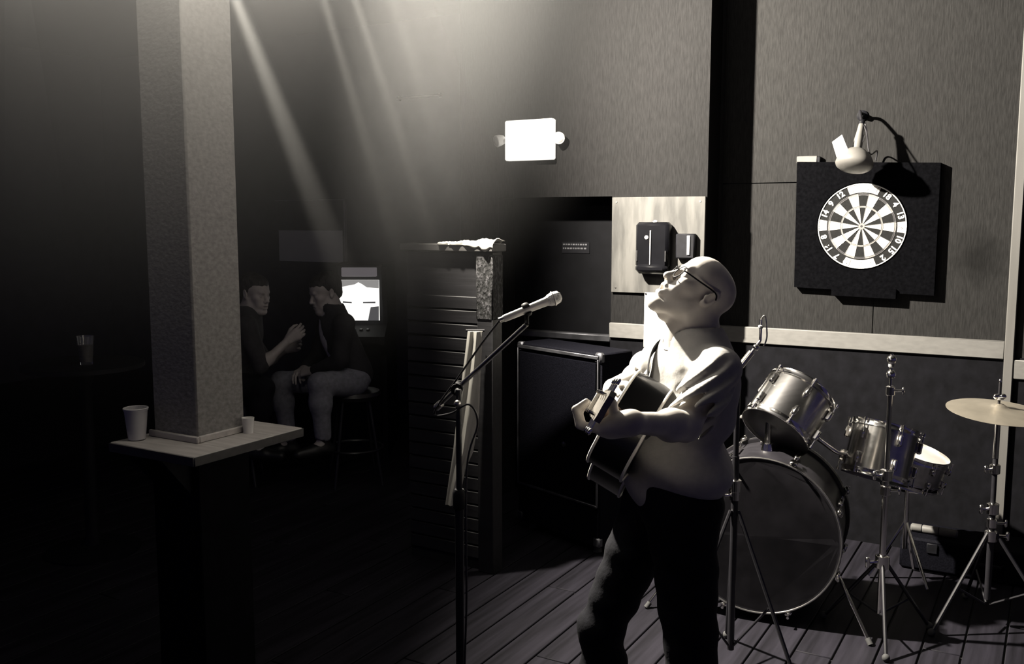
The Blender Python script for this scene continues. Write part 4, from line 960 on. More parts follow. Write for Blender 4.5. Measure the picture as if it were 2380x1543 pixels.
# --- hardware case and pale roll by the wall
s_a = on_wall(2092, 1240, 0.34)[0]; zt_ = on_wall(2120, 1238, 0.25)[1]; CLN = 0.80
hcp = wp(s_a + CLN / 2, 0.185, 0)
hcs = thing('hardware_case', 'long black hardware case on the floor behind the drum stands', 'case', hcp, -PHI)
b = MB(); b.box((hcp.x, hcp.y, zt_ / 2 + 0.002), (CLN, 0.28, zt_ - 0.004), ROTW, 0.012); b.build('case_body', 'cab', hcs)
for sg in (-1, 1):
    c = hcp + T * sg * 0.25 - A * 0.142; b = MB(); b.box((c.x, c.y, zt_ * 0.75), (0.05, 0.012, 0.05), ROTW, 0.003); b.build('latch', 'black', hcs)
b = MB(); c = hcp - A * 0.140; hz_ = Vector((c.x, c.y, zt_ * 0.55)); b.tube([hz_ - T * 0.07, hz_ - T * 0.06 - A * 0.025, hz_ + T * 0.06 - A * 0.025, hz_ + T * 0.07], 0.008, 8); b.build('handle', 'black', hcs)
ra = wp(s_a + 0.035, 0.22, zt_ + 0.021); rb = wp(s_a + 0.255, 0.23, zt_ + 0.021)
rl = thing('stick_roll', 'pale rolled stick bag lying on the black hardware case', 'bag', ra)
b = MB(); LR = (rb - ra).length; b.lathe([(0.014, 0), (0.021, 0.006), (0.0205, 0.05), (0.0185, 0.055), (0.021, 0.06), (0.0205, 0.13), (0.0185, 0.135), (0.021, 0.14), (0.021, LR - 0.006), (0.014, LR)], ra, rb - ra, 20); b.build('roll', 'casing', rl)
for q_ in (0.0525, 0.1325):
    b = MB(); b.torus(ra + (rb - ra).normalized() * q_, rb - ra, 0.0195, 0.0018, 20, 6); b.build('tie', 'black', rl)
# ================================================================== bodies: smooth blended volumes turned into one surface
class SDF:
    def __init__(s): s.ops = []
    def rc(s, a, b, ra, rb=None, k=0.02, sub=False):
        rb = ra if rb is None else rb; a, b = np3(a), np3(b); r = max(ra, rb)
        s.ops.append(('rc', a, b, ra, rb, k, sub, np.minimum(a, b) - r, np.maximum(a, b) + r)); return s
    def ell(s, c, r, rot=None, k=0.02, sub=False):
        c = np3(c); r = np.array([r] * 3 if np.isscalar(r) else r, dtype=float); m = max(r)
        s.ops.append(('el', c, r, None if rot is None else np.array(rot, dtype=float), 0, k, sub, c - m, c + m)); return s
    def chain(s, pts, rad, k=0.015):
        for i in range(len(pts) - 1): s.rc(pts[i], pts[i + 1], rad[i], rad[i + 1], k)
        return s
    def grid(s, lo, hi, h, disp=None):
        lo = np3(lo); n = np.ceil((np3(hi) - lo) / h).astype(int) + 1
        ax = [(lo[i] + h * np.arange(n[i])).astype(np.float32) for i in range(3)]
        D = np.full(n, 0.08, dtype=np.float32)
        for op in s.ops:
            kind, k, sub = op[0], op[5], op[6]; m = k + 3 * h + 0.012
            i0 = np.maximum(0, np.floor((op[7] - m - lo) / h).astype(int)); i1 = np.minimum(n, np.ceil((op[8] + m - lo) / h).astype(int) + 1)
            if np.any(i1 <= i0): continue
            X = ax[0][i0[0]:i1[0], None, None]; Y = ax[1][None, i0[1]:i1[1], None]; Z = ax[2][None, None, i0[2]:i1[2]]
            if kind == 'rc':
                a, b, ra, rb = op[1], op[2], op[3], op[4]; ba = b - a; L2 = max(float(ba @ ba), 1e-9)
                t = np.clip(((X - a[0]) * ba[0] + (Y - a[1]) * ba[1] + (Z - a[2]) * ba[2]) / L2, 0, 1)
                d = np.sqrt((X - a[0] - t * ba[0]) ** 2 + (Y - a[1] - t * ba[1]) ** 2 + (Z - a[2] - t * ba[2]) ** 2) - (ra + (rb - ra) * t)
            else:
                c, r, rot = op[1], op[2], op[3]; q = [X - c[0], Y - c[1], Z - c[2]]
                if rot is not None: q = [q[0] * rot[0, j] + q[1] * rot[1, j] + q[2] * rot[2, j] for j in range(3)]
                k0 = np.sqrt(sum((q[j] / r[j]) ** 2 for j in range(3))); k1 = np.sqrt(sum((q[j] / r[j] ** 2) ** 2 for j in range(3))) + 1e-6
                d = k0 * (k0 - 1) / k1
            sl = tuple(slice(i0[j], i1[j]) for j in range(3)); A_ = D[sl]
            if sub:
                d = -d; hh = np.maximum(k - np.abs(A_ - d), 0) / max(k, 1e-6); D[sl] = np.maximum(A_, d) + hh * hh * k * 0.25
            else:
                hh = np.maximum(k - np.abs(A_ - d), 0) / max(k, 1e-6); D[sl] = np.minimum(A_, d) - hh * hh * k * 0.25
        if disp is not None: D = D + disp(ax[0][:, None, None], ax[1][None, :, None], ax[2][None, None, :]).astype(np.float32)
        return D, lo, h
    def bounds(s):
        a = [o for o in s.ops if not o[6]]
        return np.min([o[7] for o in a], 0) - 0.02, np.max([o[8] for o in a], 0) + 0.02
def nets(D, lo, h):
    """surface nets: one vertex per crossed cell, one quad per crossed edge"""
    S = D < 0; n = D.shape; c = [m - 1 for m in n]
    num = np.zeros(c, np.float32); acc = [np.zeros(c, np.float32) for _ in range(3)]
    for axis in range(3):
        o = [j for j in range(3) if j != axis]
        for p in (0, 1):
            for q in (0, 1):
                s0 = [None] * 3; s1 = [None] * 3
                s0[axis] = slice(0, c[axis]); s1[axis] = slice(1, n[axis])
                s0[o[0]] = s1[o[0]] = slice(p, c[o[0]] + p); s0[o[1]] = s1[o[1]] = slice(q, c[o[1]] + q)
                d0 = D[tuple(s0)]; d1 = D[tuple(s1)]; cr = (d0 < 0) != (d1 < 0)
                t = np.where(cr, d0 / np.where(cr, d0 - d1, 1), 0)
                num += cr; acc[axis] += t; acc[o[0]] += p * cr; acc[o[1]] += q * cr
    act = num > 0; idx = -np.ones(c, np.int64); ii = np.argwhere(act); idx[act] = np.arange(len(ii))
    V = np.stack([acc[j][act] / num[act] for j in range(3)], 1) + ii; V = lo + V * h
    F = []
    for axis in range(3):
        o = [(axis + 1) % 3, (axis + 2) % 3]
        s0 = [slice(1, m - 1) for m in n]; s0[axis] = slice(0, n[axis] - 1); s1 = list(s0); s1[axis] = slice(1, n[axis])
        a_, b_ = S[tuple(s0)], S[tuple(s1)]; e = np.argwhere(a_ != b_); sg = a_[tuple(e.T)]
        base = e.copy(); base[:, o[0]] += 1; base[:, o[1]] += 1
        qs = []
        for dp, dq in ((-1, -1), (0, -1), (0, 0), (-1, 0)):
            k = base.copy(); k[:, o[0]] += dp; k[:, o[1]] += dq; qs.append(idx[tuple(k.T)])
        q = np.stack(qs, 1); q[~sg] = q[~sg][:, ::-1]; F.append(q)
    return V, np.concatenate(F)
def sdf_mesh(parts, name, m, parent=None, relax=1):
    """parts: list of (V, F) joined into one mesh object"""
    Vs, Fs, n = [], [], 0
    for V, F in parts: Vs.append(V); Fs.append(F + n); n += len(V)
    V = np.concatenate(Vs); F = np.concatenate(Fs)
    for _ in range(relax):                              # light smoothing
        acc = np.zeros_like(V); cn = np.zeros(len(V))
        for i in range(4):
            a_, b_ = F[:, i], F[:, (i + 1) % 4]
            np.add.at(acc, a_, V[b_]); np.add.at(cn, a_, 1); np.add.at(acc, b_, V[a_]); np.add.at(cn, b_, 1)
        ok = cn > 0; V = np.where(ok[:, None], 0.55 * V + 0.45 * acc / np.maximum(cn, 1)[:, None], V)
    if parent is not None and parent.name in WM:
        Mi = np.array(WM[parent.name].inverted()); V = V @ Mi[:3, :3].T + Mi[:3, 3]
    me = bpy.data.meshes.new(name); me.vertices.add(len(V)); me.vertices.foreach_set('co', V.astype(np.float32).ravel())
    me.loops.add(F.size); me.loops.foreach_set('vertex_index', F.ravel().astype(np.int32))
    me.polygons.add(len(F)); me.polygons.foreach_set('loop_start', np.arange(0, F.size, 4, dtype=np.int32)); me.polygons.foreach_set('loop_total', np.full(len(F), 4, np.int32))
    me.polygons.foreach_set('use_smooth', np.ones(len(F), bool)); me.update(calc_edges=True); me.validate()
    me.materials.append(M[m] if isinstance(m, str) else m)
    return link(name, me, parent)
def whole(S, h, disp=None):
    lo, hi = S.bounds(); return nets(*S.grid(lo, hi, h, disp))
def unit(v): v = np3(v); return v / np.linalg.norm(v)

def head_frame(face, tilt, roll=0.0):
    f = unit(face); up = np.array([0, 0, 1.0]); f2 = f * math.cos(tilt) + up * math.sin(tilt); u2 = up * math.cos(tilt) - f * math.sin(tilt)
    l = np.cross(u2, f2); return np.column_stack((f2, l, u2))
def add_head(S, o, Rm, k=1.0, mouth=0.010, ears=True, jaw=1.0):
    """head with the ears at its origin; Rm columns: forward, left, up"""
    P = lambda x, y, z: np3(o) + Rm @ (np.array([x, y, z]) * k)
    E = lambda c, r, kk=0.02, sub=False, rot=None: S.ell(P(*c), np.array(r) * k, Rm if rot is None else Rm @ rot, kk * k, sub)
    C = lambda a, b, ra, rb, kk=0.015, sub=False: S.rc(P(*a), P(*b), ra * k, rb * k, kk * k, sub)
    E((-0.008, 0, 0.038), (0.090, 0.074, 0.076), 0.02)                     # cranium
    E((0.030, 0, 0.048), (0.064, 0.064, 0.060), 0.03)                      # forehead
    E((0.040, 0, -0.030), (0.053, 0.055, 0.072), 0.03)                     # face
    for s_ in (-1, 1):
        C((-0.002, s_ * 0.054, -0.035), (0.012, s_ * 0.050, -0.072), 0.018, 0.017, 0.03)     # ramus
        C((0.012, s_ * 0.050, -0.072), (0.074, s_ * 0.020, -0.104 * jaw), 0.017, 0.017, 0.03)  # jaw line
        E((0.060, s_ * 0.043, -0.016), (0.024, 0.020, 0.019), 0.025)       # cheekbone
        E((0.066, s_ * 0.030, -0.052), (0.020, 0.018, 0.024), 0.025)       # cheek
    E((0.084, 0, -0.104 * jaw), (0.020, 0.024, 0.019), 0.022)              # chin
    C((0.084, -0.030, 0.026), (0.084, 0.030, 0.026), 0.013, 0.013, 0.016)  # brow
    for s_ in (-1, 1):
        E((0.100, s_ * 0.031, 0.004), (0.014, 0.017, 0.011), 0.014, True)  # socket
        E((0.0785, s_ * 0.0315, 0.004), (0.0145, 0.0150, 0.0125), 0.004)   # lids over the eye
        C((0.0905, s_ * 0.022, 0.0035), (0.0885, s_ * 0.042, 0.0045), 0.0022, 0.0018, 0.003, True)   # lid crease
    C((0.090, 0, 0.018), (0.112, 0, -0.024), 0.0085, 0.0115, 0.012)        # nose bridge
    E((0.114, 0, -0.029), (0.0125, 0.0125, 0.0105), 0.008)                 # nose tip
    for s_ in (-1, 1):
        E((0.1025, s_ * 0.0135, -0.033), (0.0105, 0.0070, 0.0085), 0.006)
        E((0.1090, s_ * 0.0068, -0.0405), (0.0045, 0.0034, 0.0050), 0.003, True)             # nostril
    E((0.088, 0, -0.063), (0.018, 0.029, 0.026), 0.016)                    # muzzle
    C((0.1000, -0.016, -0.0585 + mouth * .3), (0.1000, 0.016, -0.0585 + mouth * .3), 0.0062, 0.0062, 0.008)   # upper lip
    C((0.0970, -0.015, -0.0735 - mouth * .5), (0.0970, 0.015, -0.0735 - mouth * .5), 0.0070, 0.0070, 0.008)   # lower lip
    E((0.106, 0, -0.0655 - mouth * .1), (0.022, 0.0205, 0.0022 + mouth * .5), 0.004, True)   # mouth
    if ears:
        for s_ in (-1, 1):
            tl = np.array(Matrix.Rotation(R(-14), 3, 'Y')) @ np.array(Matrix.Rotation(R(s_ * 26), 3, 'Z'))
            E((-0.014, s_ * 0.0785, 0.004), (0.020, 0.0085, 0.033), 0.006, False, tl)
            E((-0.009, s_ * 0.0875, 0.004), (0.0125, 0.0085, 0.021), 0.003, True, tl)
            E((-0.003, s_ * 0.0790, -0.020), (0.0085, 0.006, 0.009), 0.005)
            E((0.003, s_ * 0.0770, 0.000), (0.0045, 0.005, 0.008), 0.004)
    return P
def add_hand(S, wrist, d, nrm, thumb, curl=(0.5, 0.6, 0.7, 0.8), k=1.0, spread=0.09):
    """open or curled hand: d to the fingers, nrm out of the palm (fingers curl towards it), thumb = side of the thumb"""
    w = np3(wrist); d = unit(d); nrm = unit(np3(nrm) - d * np3(nrm).dot(d)); th = unit(np3(thumb) - d * np3(thumb).dot(d) - nrm * np3(thumb).dot(nrm))
    offs = (0.030, 0.010, -0.011, -0.030); ln = ((0.043, 0.026, 0.021), (0.047, 0.030, 0.022), (0.043, 0.028, 0.021), (0.034, 0.021, 0.018)); tips = []
    for i in range(4):
        kn = w + (d * (0.088 - 0.004 * abs(i - 1.2) * 1.4) + th * offs[i]) * k
        S.rc(w + d * 0.012 * k + th * offs[i] * 0.45 * k, kn, 0.0155 * k, 0.0120 * k, 0.018 * k)
        p = kn; a_ = 0.0; dd0 = unit(d + th * (spread * (1.3 - i) * 0.6))
        for j in range(3):
            a_ += curl[i] * (0.9, 1.1, 0.7)[j]; dd = dd0 * math.cos(a_) + nrm * math.sin(a_)
            q = p + dd * ln[i][j] * k; S.rc(p, q, (0.0098, 0.0088, 0.0080)[j] * k, (0.0088, 0.0080, 0.0066)[j] * k, 0.004 * k); p = q
        tips.append(p)
    b = w + (d * 0.022 + th * 0.022 + nrm * 0.010) * k; m_ = w + (d * 0.058 + th * 0.046 + nrm * 0.026) * k; t1 = m_ + unit(d * 0.9 + th * 0.1 + nrm * 0.5) * 0.030 * k; t2 = t1 + unit(d * 0.9 - th * 0.25 + nrm * 0.5) * 0.024 * k
    S.rc(b, m_, 0.016 * k, 0.0125 * k, 0.014 * k); S.rc(m_, t1, 0.0110 * k, 0.0098 * k, 0.004 * k); S.rc(t1, t2, 0.0098 * k, 0.0074 * k, 0.004 * k)
    return tips
def add_limbs(S, J, grow=0.0, arms=True, legs=True, k=0.03):
    if arms:
        for s_ in 'LR':
            S.rc(J['sh' + s_], J['el' + s_], 0.046 + grow, 0.034 + grow, k); S.rc(J['el' + s_], J['wr' + s_], 0.035 + grow, 0.0245 + grow, k)
            m_ = np3(J['el' + s_]) * 0.72 + np3(J['wr' + s_]) * 0.28; S.ell(m_, 0.038 + grow, None, 0.03)
    if legs:
        for s_ in 'LR':
            S.rc(J['hp' + s_], J['kn' + s_], 0.088 + grow, 0.056 + grow, k); S.rc(J['kn' + s_], J['an' + s_], 0.055 + grow, 0.037 + grow, k)
            m_ = np3(J['kn' + s_]) * 0.68 + np3(J['an' + s_]) * 0.32; S.ell(m_, 0.058 + grow, None, 0.04)
            S.rc(J['an' + s_], J['to' + s_], 0.036, 0.026, 0.02)
def torso_frame(J):
    up = unit(np3(J['chest']) - np3(J['pelvis'])); l = unit(np3(J['shL']) - np3(J['shR'])); f = unit(np.cross(l, up)); l = np.cross(up, f)
    return np.column_stack((f, l, up))
def add_torso(S, J, grow=0.0, k=0.05, belly=0.0):
    Rt = torso_frame(J); ch, pe = np3(J['chest']), np3(J['pelvis']); mid = ch * 0.45 + pe * 0.55
    S.ell(ch, np.array([0.102, 0.150, 0.160]) + grow, Rt, k); S.ell(mid + Rt[:, 0] * belly * 0.5, np.array([0.104 + belly * .5, 0.138, 0.15]) + grow, Rt, k)
    S.ell(pe, np.array([0.110, 0.152, 0.118]) + grow, Rt, k)
    for s_ in 'LR': S.rc(ch * 0.55 + np3(J['neck']) * 0.45, J['sh' + s_], 0.054 + grow, 0.046 + grow, k * 0.8)
    S.rc(J['neck'], ch, 0.075 + grow, 0.09 + grow, k)
def add_shoe(S, an, to):
    an, to = np3(an), np3(to); d = unit((to - an) * [1, 1, 0]); base = np.array([an[0], an[1], 0.0])
    S.rc(base - d * 0.04 + [0, 0, 0.045], base + d * 0.06 + [0, 0, 0.045], 0.040, 0.042, 0.02); S.rc(base + d * 0.06 + [0, 0, 0.04], base + d * 0.17 + [0, 0, 0.034], 0.042, 0.032, 0.02)
    S.rc(base - d * 0.01 + [0, 0, 0.05], an + [0, 0, 0.045], 0.043, 0.042, 0.02)

# ------------------------------------------------------------------ the singer
LH = px(1624, 686, 2.63)
face_dir = unit((-math.cos(R(6)), -math.sin(R(6)), 0))
HRm = head_frame(face_dir, R(45))
J = {}
J['neck'] = px(1612, 793, 2.63); J['chest'] = px(1612, 905, 2.64); J['pelvis'] = px(1572, 1120, 2.64)
J['shL'] = px(1668, 858, 2.46); J['shR'] = px(1545, 838, 2.81)
J['elL'] = px(1592, 990, 2.30); J['wrL'] = px(1470, 982, 2.115)
J['elR'] = px(1497, 868, 3.04); J['wrR'] = px(1422, 900, 2.85)
pv = np3(J['pelvis'])
J['hpL'] = pv + [0.0, -0.095, -0.06]; J['hpR'] = pv + [-0.03, 0.095, -0.06]
J['knL'] = (0.50, 2.49, 0.49); J['anL'] = (0.59, 2.48, 0.085); J['toL'] = (0.46, 2.46, 0.04)
J['knR'] = (0.275, 2.80, 0.50); J['anR'] = (0.31, 2.83, 0.085); J['toR'] = (0.18, 2.80, 0.04)
for kk in J: J[kk] = np3(J[kk])

# guitar frame: origin at the neck joint on the soundboard plane
G0 = np3(px(1420, 962, 2.50))
ga_ = unit((-0.19, -0.94, 0.26))
gn_ = unit(np.array([-0.86, 0.0, 0.51]) - ga_ * np.dot(np.array([-0.86, 0.0, 0.51]), ga_))
gw_ = np.cross(ga_, gn_)
if gw_[2] < 0: gw_ = -gw_
def G(l, x, h): return G0 + ga_ * l + gw_ * x + gn_ * h         # l along the neck, x across (up), h out of the soundboard
NH = 0.37                                               # where the left hand grips the neck

body = SDF()
HK = 0.90
P = add_head(body, LH, HRm, HK, mouth=0.014, jaw=1.10)
body.rc(P(-0.034, 0, -0.040), J['neck'] + [0.012, 0, 0.0], 0.050, 0.057, 0.03)
body.rc(P(0.012, 0, -0.055), J['neck'] + [-0.030, 0, -0.02], 0.040, 0.046, 0.03)
body.ell(P(0.035, 0, -0.118), 0.017, None, 0.02)
add_torso(body, J, -0.010); add_limbs(body, J)
# left hand round the neck of the guitar
wl_ = J['wrL']
for i, off in enumerate((0.033, 0.012, -0.010, -0.031)):
    l_ = NH + off
    kn = G(l_, -0.046, -0.040); a1_ = G(l_ + 0.004, -0.062, 0.004); a2_ = G(l_ + 0.004, -0.036, 0.030); a3_ = G(l_ + 0.002, -0.008, 0.018)
    body.rc(wl_ * 0.75 + G(NH + off * 0.6, -0.02, -0.06) * 0.25, kn, 0.017, 0.0125, 0.02)
    body.rc(kn, a1_, 0.0105, 0.0095, 0.005); body.rc(a1_, a2_, 0.0095, 0.0085, 0.004); body.rc(a2_, a3_, 0.0085, 0.0070, 0.004)
body.rc(wl_, G(NH, -0.030, -0.058), 0.024, 0.024, 0.02)
t0_, t1_, t2_ = G(NH + 0.01, -0.014, -0.060), G(NH + 0.022, 0.016, -0.036), G(NH + 0.030, 0.034, -0.012)
body.rc(wl_ * 0.5 + t0_ * 0.5, t0_, 0.016, 0.0145, 0.015); body.rc(t0_, t1_, 0.0125, 0.0110, 0.006); body.rc(t1_, t2_, 0.0108, 0.0085, 0.004)
# right hand over the strings
hd_ = unit(G(-0.16, 0.005, 0.022) - J['wrR'])
add_hand(body, J['wrR'], hd_, -gn_, ga_ * 0.6 + gw_ * 0.6, (0.45, 0.55, 0.6, 0.65))
hb0, hb1 = P(0.02, 0, 0.03) - 0.155, P(0.02, 0, 0.03) + 0.155
hand_lo = np.minimum.reduce([wl_, G(NH, -0.1, 0.05), G(NH + .08, 0.05, -0.1), G(NH - .08, -.05, 0)]) - 0.05; hand_hi = np.maximum.reduce([wl_, G(NH, 0.06, 0.05), G(NH, 0, -0.1), G(NH + .08, 0.05, 0)]) + 0.05
rh_c = J['wrR'] + hd_ * 0.08; rh_lo, rh_hi = rh_c - 0.115, rh_c + 0.115
lo, hi = body.bounds()
Vb, Fb = nets(*body.grid(lo, hi, 0.0055))
def inside(V, a, b, m): return np.all((V > a + m) & (V < b - m), axis=1)
blocks = [(hb0, hb1, 0.0021), (hand_lo, hand_hi, 0.0030), (rh_lo, rh_hi, 0.0030)]
drop = np.zeros(len(Vb), bool)
for a_, b_, h_ in blocks: drop |= inside(Vb, a_, b_, 0.013)
Fb = Fb[~np.all(drop[Fb], axis=1)]
bparts = [(Vb, Fb)] + [nets(*body.grid(a_, b_, h_)) for a_, b_, h_ in blocks]
singer = sdf_mesh(bparts, 'person', 'skin', None, 1)
tag(singer, 'bald singer in glasses and light t-shirt, head thrown back, playing a guitar', 'person')
WM[singer.name] = Matrix.Identity(4)

# t-shirt
sh = SDF(); add_torso(sh, J, 0.010, 0.05)
Rt = torso_frame(J)
sh.ell(J['pelvis'] + [0.0, 0, 0.03], (0.135, 0.178, 0.10), Rt, 0.05)
for s_ in 'LR':
    q_ = J['sh' + s_] * 0.22 + J['el' + s_] * 0.78
    sh.rc(J['sh' + s_], q_, 0.061, 0.060, 0.03)
for s_ in 'LR':
    q0_ = J['sh' + s_] * 0.36 + J['el' + s_] * 0.64; q1_ = J['sh' + s_] * -0.15 + J['el' + s_] * 1.15
    sh.rc(q0_, q1_, 0.045, 0.072, 0.008, True)          # the open sleeve
sh.rc(J['neck'] + [0.004, 0, 0.075], J['neck'] + [-0.012, 0, -0.005], 0.078, 0.066, 0.010, True)   # neck opening
sh.ell(J['pelvis'] + [0.0, 0, -0.16], (0.125, 0.165, 0.15), Rt, 0.01, True)                         # open hem
shL, elL = J['shL'], J['elL']; aL = unit(elL - shL); chs, upt, ftt = J['chest'], Rt[:, 2], Rt[:, 0]
def fold(X, Y, Z):
    t = (X - shL[0]) * aL[0] + (Y - shL[1]) * aL[1] + (Z - shL[2]) * aL[2]
    r2 = (X - shL[0] - t * aL[0]) ** 2 + (Y - shL[1] - t * aL[1]) ** 2 + (Z - shL[2] - t * aL[2]) ** 2
    wv = np.exp(-(r2 / 0.012)) * np.clip(t / 0.05, 0, 1) * (t < 0.4)
    f1 = 0.0085 * np.sin(175 * (0.65 * (X - shL[0]) - 0.75 * (Z - shL[2])) + 25 * t + 2.0 * np.sin(22 * (Y - shL[1]))) * wv * np.clip((0.30 - t) / 0.08, 0.25, 1)
    v = (X - chs[0]) * upt[0] + (Y - chs[1]) * upt[1] + (Z - chs[2]) * upt[2]
    sd = (X - chs[0]) * Rt[0, 1] + (Y - chs[1]) * Rt[1, 1] + (Z - chs[2]) * Rt[2, 1]
    low = np.clip((0.06 - v) / 0.2, 0, 1)
    f2 = 0.008 * np.sin(38 * sd + 10 * v) * np.clip(1 - np.abs(v) / 0.3, 0, 1) + 0.011 * np.sin(44 * v + 11 * sd) * low
    return f1 + f2 * (1 - wv)
shirt = sdf_mesh([whole(sh, 0.0050, fold)], 't_shirt', 'shirt', singer, 2)
cring = [J['neck'] + Rt @ np.array([0.070 * math.cos(q_) + 0.006, 0.074 * math.sin(q_), 0.004 - 0.036 * math.cos(q_)]) for q_ in np.linspace(0, 2 * math.pi, 40, endpoint=False)]
MB().tube(cring, 0.0075, 8, closed=True).build('collar', 'shirt', singer)
jn = SDF(); add_limbs(jn, J, 0.012, arms=False)
jn.ell(J['pelvis'] + [0, 0, -0.03], (0.122, 0.165, 0.115), Rt, 0.05)
for s_ in 'LR': jn.rc(J['an' + s_] + [0, 0, 0.02], J['an' + s_] + [0, 0, -0.10], 0.040, 0.07, 0.01, True); jn.ell(J['to' + s_], 0.05, None, 0.01, True)
sdf_mesh([whole(jn, 0.0075, lambda X, Y, Z: 0.004 * np.sin(55 * Z + 20 * X) * np.sin(17 * Z + 5 * Y))], 'jeans', 'jeans', singer, 1)
for s_ in 'LR':
    so = SDF(); add_shoe(so, J['an' + s_], J['to' + s_]); V_, F_ = whole(so, 0.006); V_[:, 2] = np.maximum(V_[:, 2], 0.002)
    sdf_mesh([(V_, F_)], 'shoe', 'shoe', singer, 1)
# spectacles
gl = MB()
for s_ in (-1, 1):
    gl.torus(P(0.103, s_ * 0.032, 0.003), HRm @ np.array([1, s_ * 0.12, 0.08]), 0.021, 0.0016, 28, 8)
    hg = P(0.094, s_ * 0.058, 0.012)
    gl.tube(spline([P(0.100, s_ * 0.052, 0.009), hg, P(0.05, s_ * 0.076, 0.018), P(-0.008, s_ * 0.086, 0.026), P(-0.026, s_ * 0.084, 0.012)], 6), 0.0023, 8)
gl.tube(spline([P(0.105, -0.012, 0.008), P(0.114, 0, 0.012), P(0.105, 0.012, 0.008)], 5), 0.0018, 8)
sp_ = gl.build('spectacles', 'black', singer)

# ------------------------------------------------------------------ the guitar
gt = thing('acoustic_guitar', 'black acoustic guitar with cream binding held by the singer', 'guitar', tuple(G(-0.30, -0.1, -0.05)))
half = [(0.0, -0.50), (0.10, -0.492), (0.172, -0.45), (0.200, -0.37), (0.178, -0.285), (0.132, -0.215), (0.124, -0.185), (0.140, -0.125), (0.143, -0.08), (0.118, -0.028), (0.055, -0.003), (0.0, 0.0)]
hs = [tuple(p) for p in spline(half, 6)]
outline = hs[:-1] + [(-x, y) for x, y in hs[::-1]][:-1]
DEP = 0.105
def guitar_prism(h0, h1, sc=1.0): return MB().prism([(x * sc, (y + 0.25) * sc - 0.25) for x, y in outline], G0, gw_, ga_, gn_, h0, h1)
guitar_prism(-DEP, -0.002).build('body_rim', 'guitar_black', gt, angle=40)
sbo = guitar_prism(-0.002, 0.002, 0.992).build('soundboard', 'guitar_black', gt, angle=40)
for hh, nm in ((0.0, 'binding'), (-DEP, 'binding')):
    MB().tube([G(y, x, hh) for x, y in outline], 0.0042, 8, closed=True).build(nm, 'binding', gt)
MB().lathe([(0.0, 0.0022), (0.050, 0.0022), (0.050, 0.0028), (0, 0.0028)], G(-0.155, 0, 0), gn_, 40).build('sound_hole', 'dart_black', gt)
MB().torus(G(-0.155, 0, 0.0025), gn_, 0.055, 0.0022, 48, 6, flat=0.5).build('rosette', 'binding', gt)
ro = np.column_stack((ga_, gw_, gn_))
MB().box(G(-0.335, 0, 0.006), (0.030, 0.16, 0.010), ro, 0.004).build('bridge', 'rosewood', gt)
MB().box(G(-0.330, 0, 0.013), (0.004, 0.075, 0.006), ro, 0.001).build('saddle', 'binding', gt)
NL = 0.375
b = MB(); prof_n = []
for i in range(13):
    l = -0.02 + (NL + 0.02) * i / 12; wd_ = 0.028 - 0.0065 * max(0, l) / NL; th_ = 0.024 - 0.003 * max(0, l) / NL + (0.03 * max(0, 1 - max(0, l + 0.02) / 0.07))
    for k in range(12):
        q = math.pi * k / 11; prof_n.append(G(l, wd_ * math.cos(q), 0.002 - th_ * math.sin(q)))
fn = [(i * 12 + k, i * 12 + (k + 1) % 12, (i + 1) * 12 + (k + 1) % 12, (i + 1) * 12 + k) for i in range(12) for k in range(12)] + [tuple(range(12)), tuple(144 + k for k in range(12))]
b.raw(prof_n, fn).build('neck', 'mahogany', gt)
b = MB(); b.prism([(-0.120, -0.029), (NL, -0.0215), (NL, 0.0215), (-0.120, 0.029)], G0, ga_, gw_, gn_, 0.002, 0.0075); fb = b.build('fingerboard', 'rosewood', gt)
for k in range(1, 15):
    l = NL - 0.65 * (1 - 2 ** (-k / 12)); MB().cyl(G(l, -0.024, 0.0078), G(l, 0.024, 0.0078), 0.0012, None, 6).build('fret', 'chrome_dull', fb)
for k in range(6):
    x = -0.0175 + 0.007 * k; MB().cyl(G(-0.330, x * 1.55, 0.0165), G(NL, x, 0.0105), 0.0006, None, 5).build('string', 'wire', gt)
ha_ = unit(ga_ - gn_ * 0.22); hnn = unit(np.cross(gw_, ha_)); hnn = hnn if hnn.dot(gn_) > 0 else -hnn
H0 = G(NL, 0, 0.002)
b = MB(); b.prism([(0, -0.022), (0.02, -0.031), (0.175, -0.037), (0.185, -0.025), (0.178, 0.0), (0.185, 0.025), (0.175, 0.037), (0.02, 0.031), (0, 0.022)], H0, ha_, gw_, hnn, -0.014, 0.0); b.build('headstock', 'headstock', gt, smooth=False)
MB().box(G(NL + 0.001, 0, 0.006), (0.005, 0.044, 0.010), ro, 0.001).build('nut', 'binding', gt)
rh_ = np.column_stack((ha_, gw_, hnn))
for sg in (-1, 1):
    for k in range(3):
        c = H0 + ha_ * (0.045 + 0.045 * k) + gw_ * sg * 0.024
        b = MB(); b.cyl(c, c + hnn * 0.016, 0.004, None, 10); b.cyl(c - hnn * 0.008, c - hnn * 0.008 + gw_ * sg * 0.030, 0.003, None, 8); b.box(c - hnn * 0.008 + gw_ * sg * 0.038, (0.018, 0.016, 0.008), rh_, 0.003); b.build('tuning_peg', 'chrome', gt)
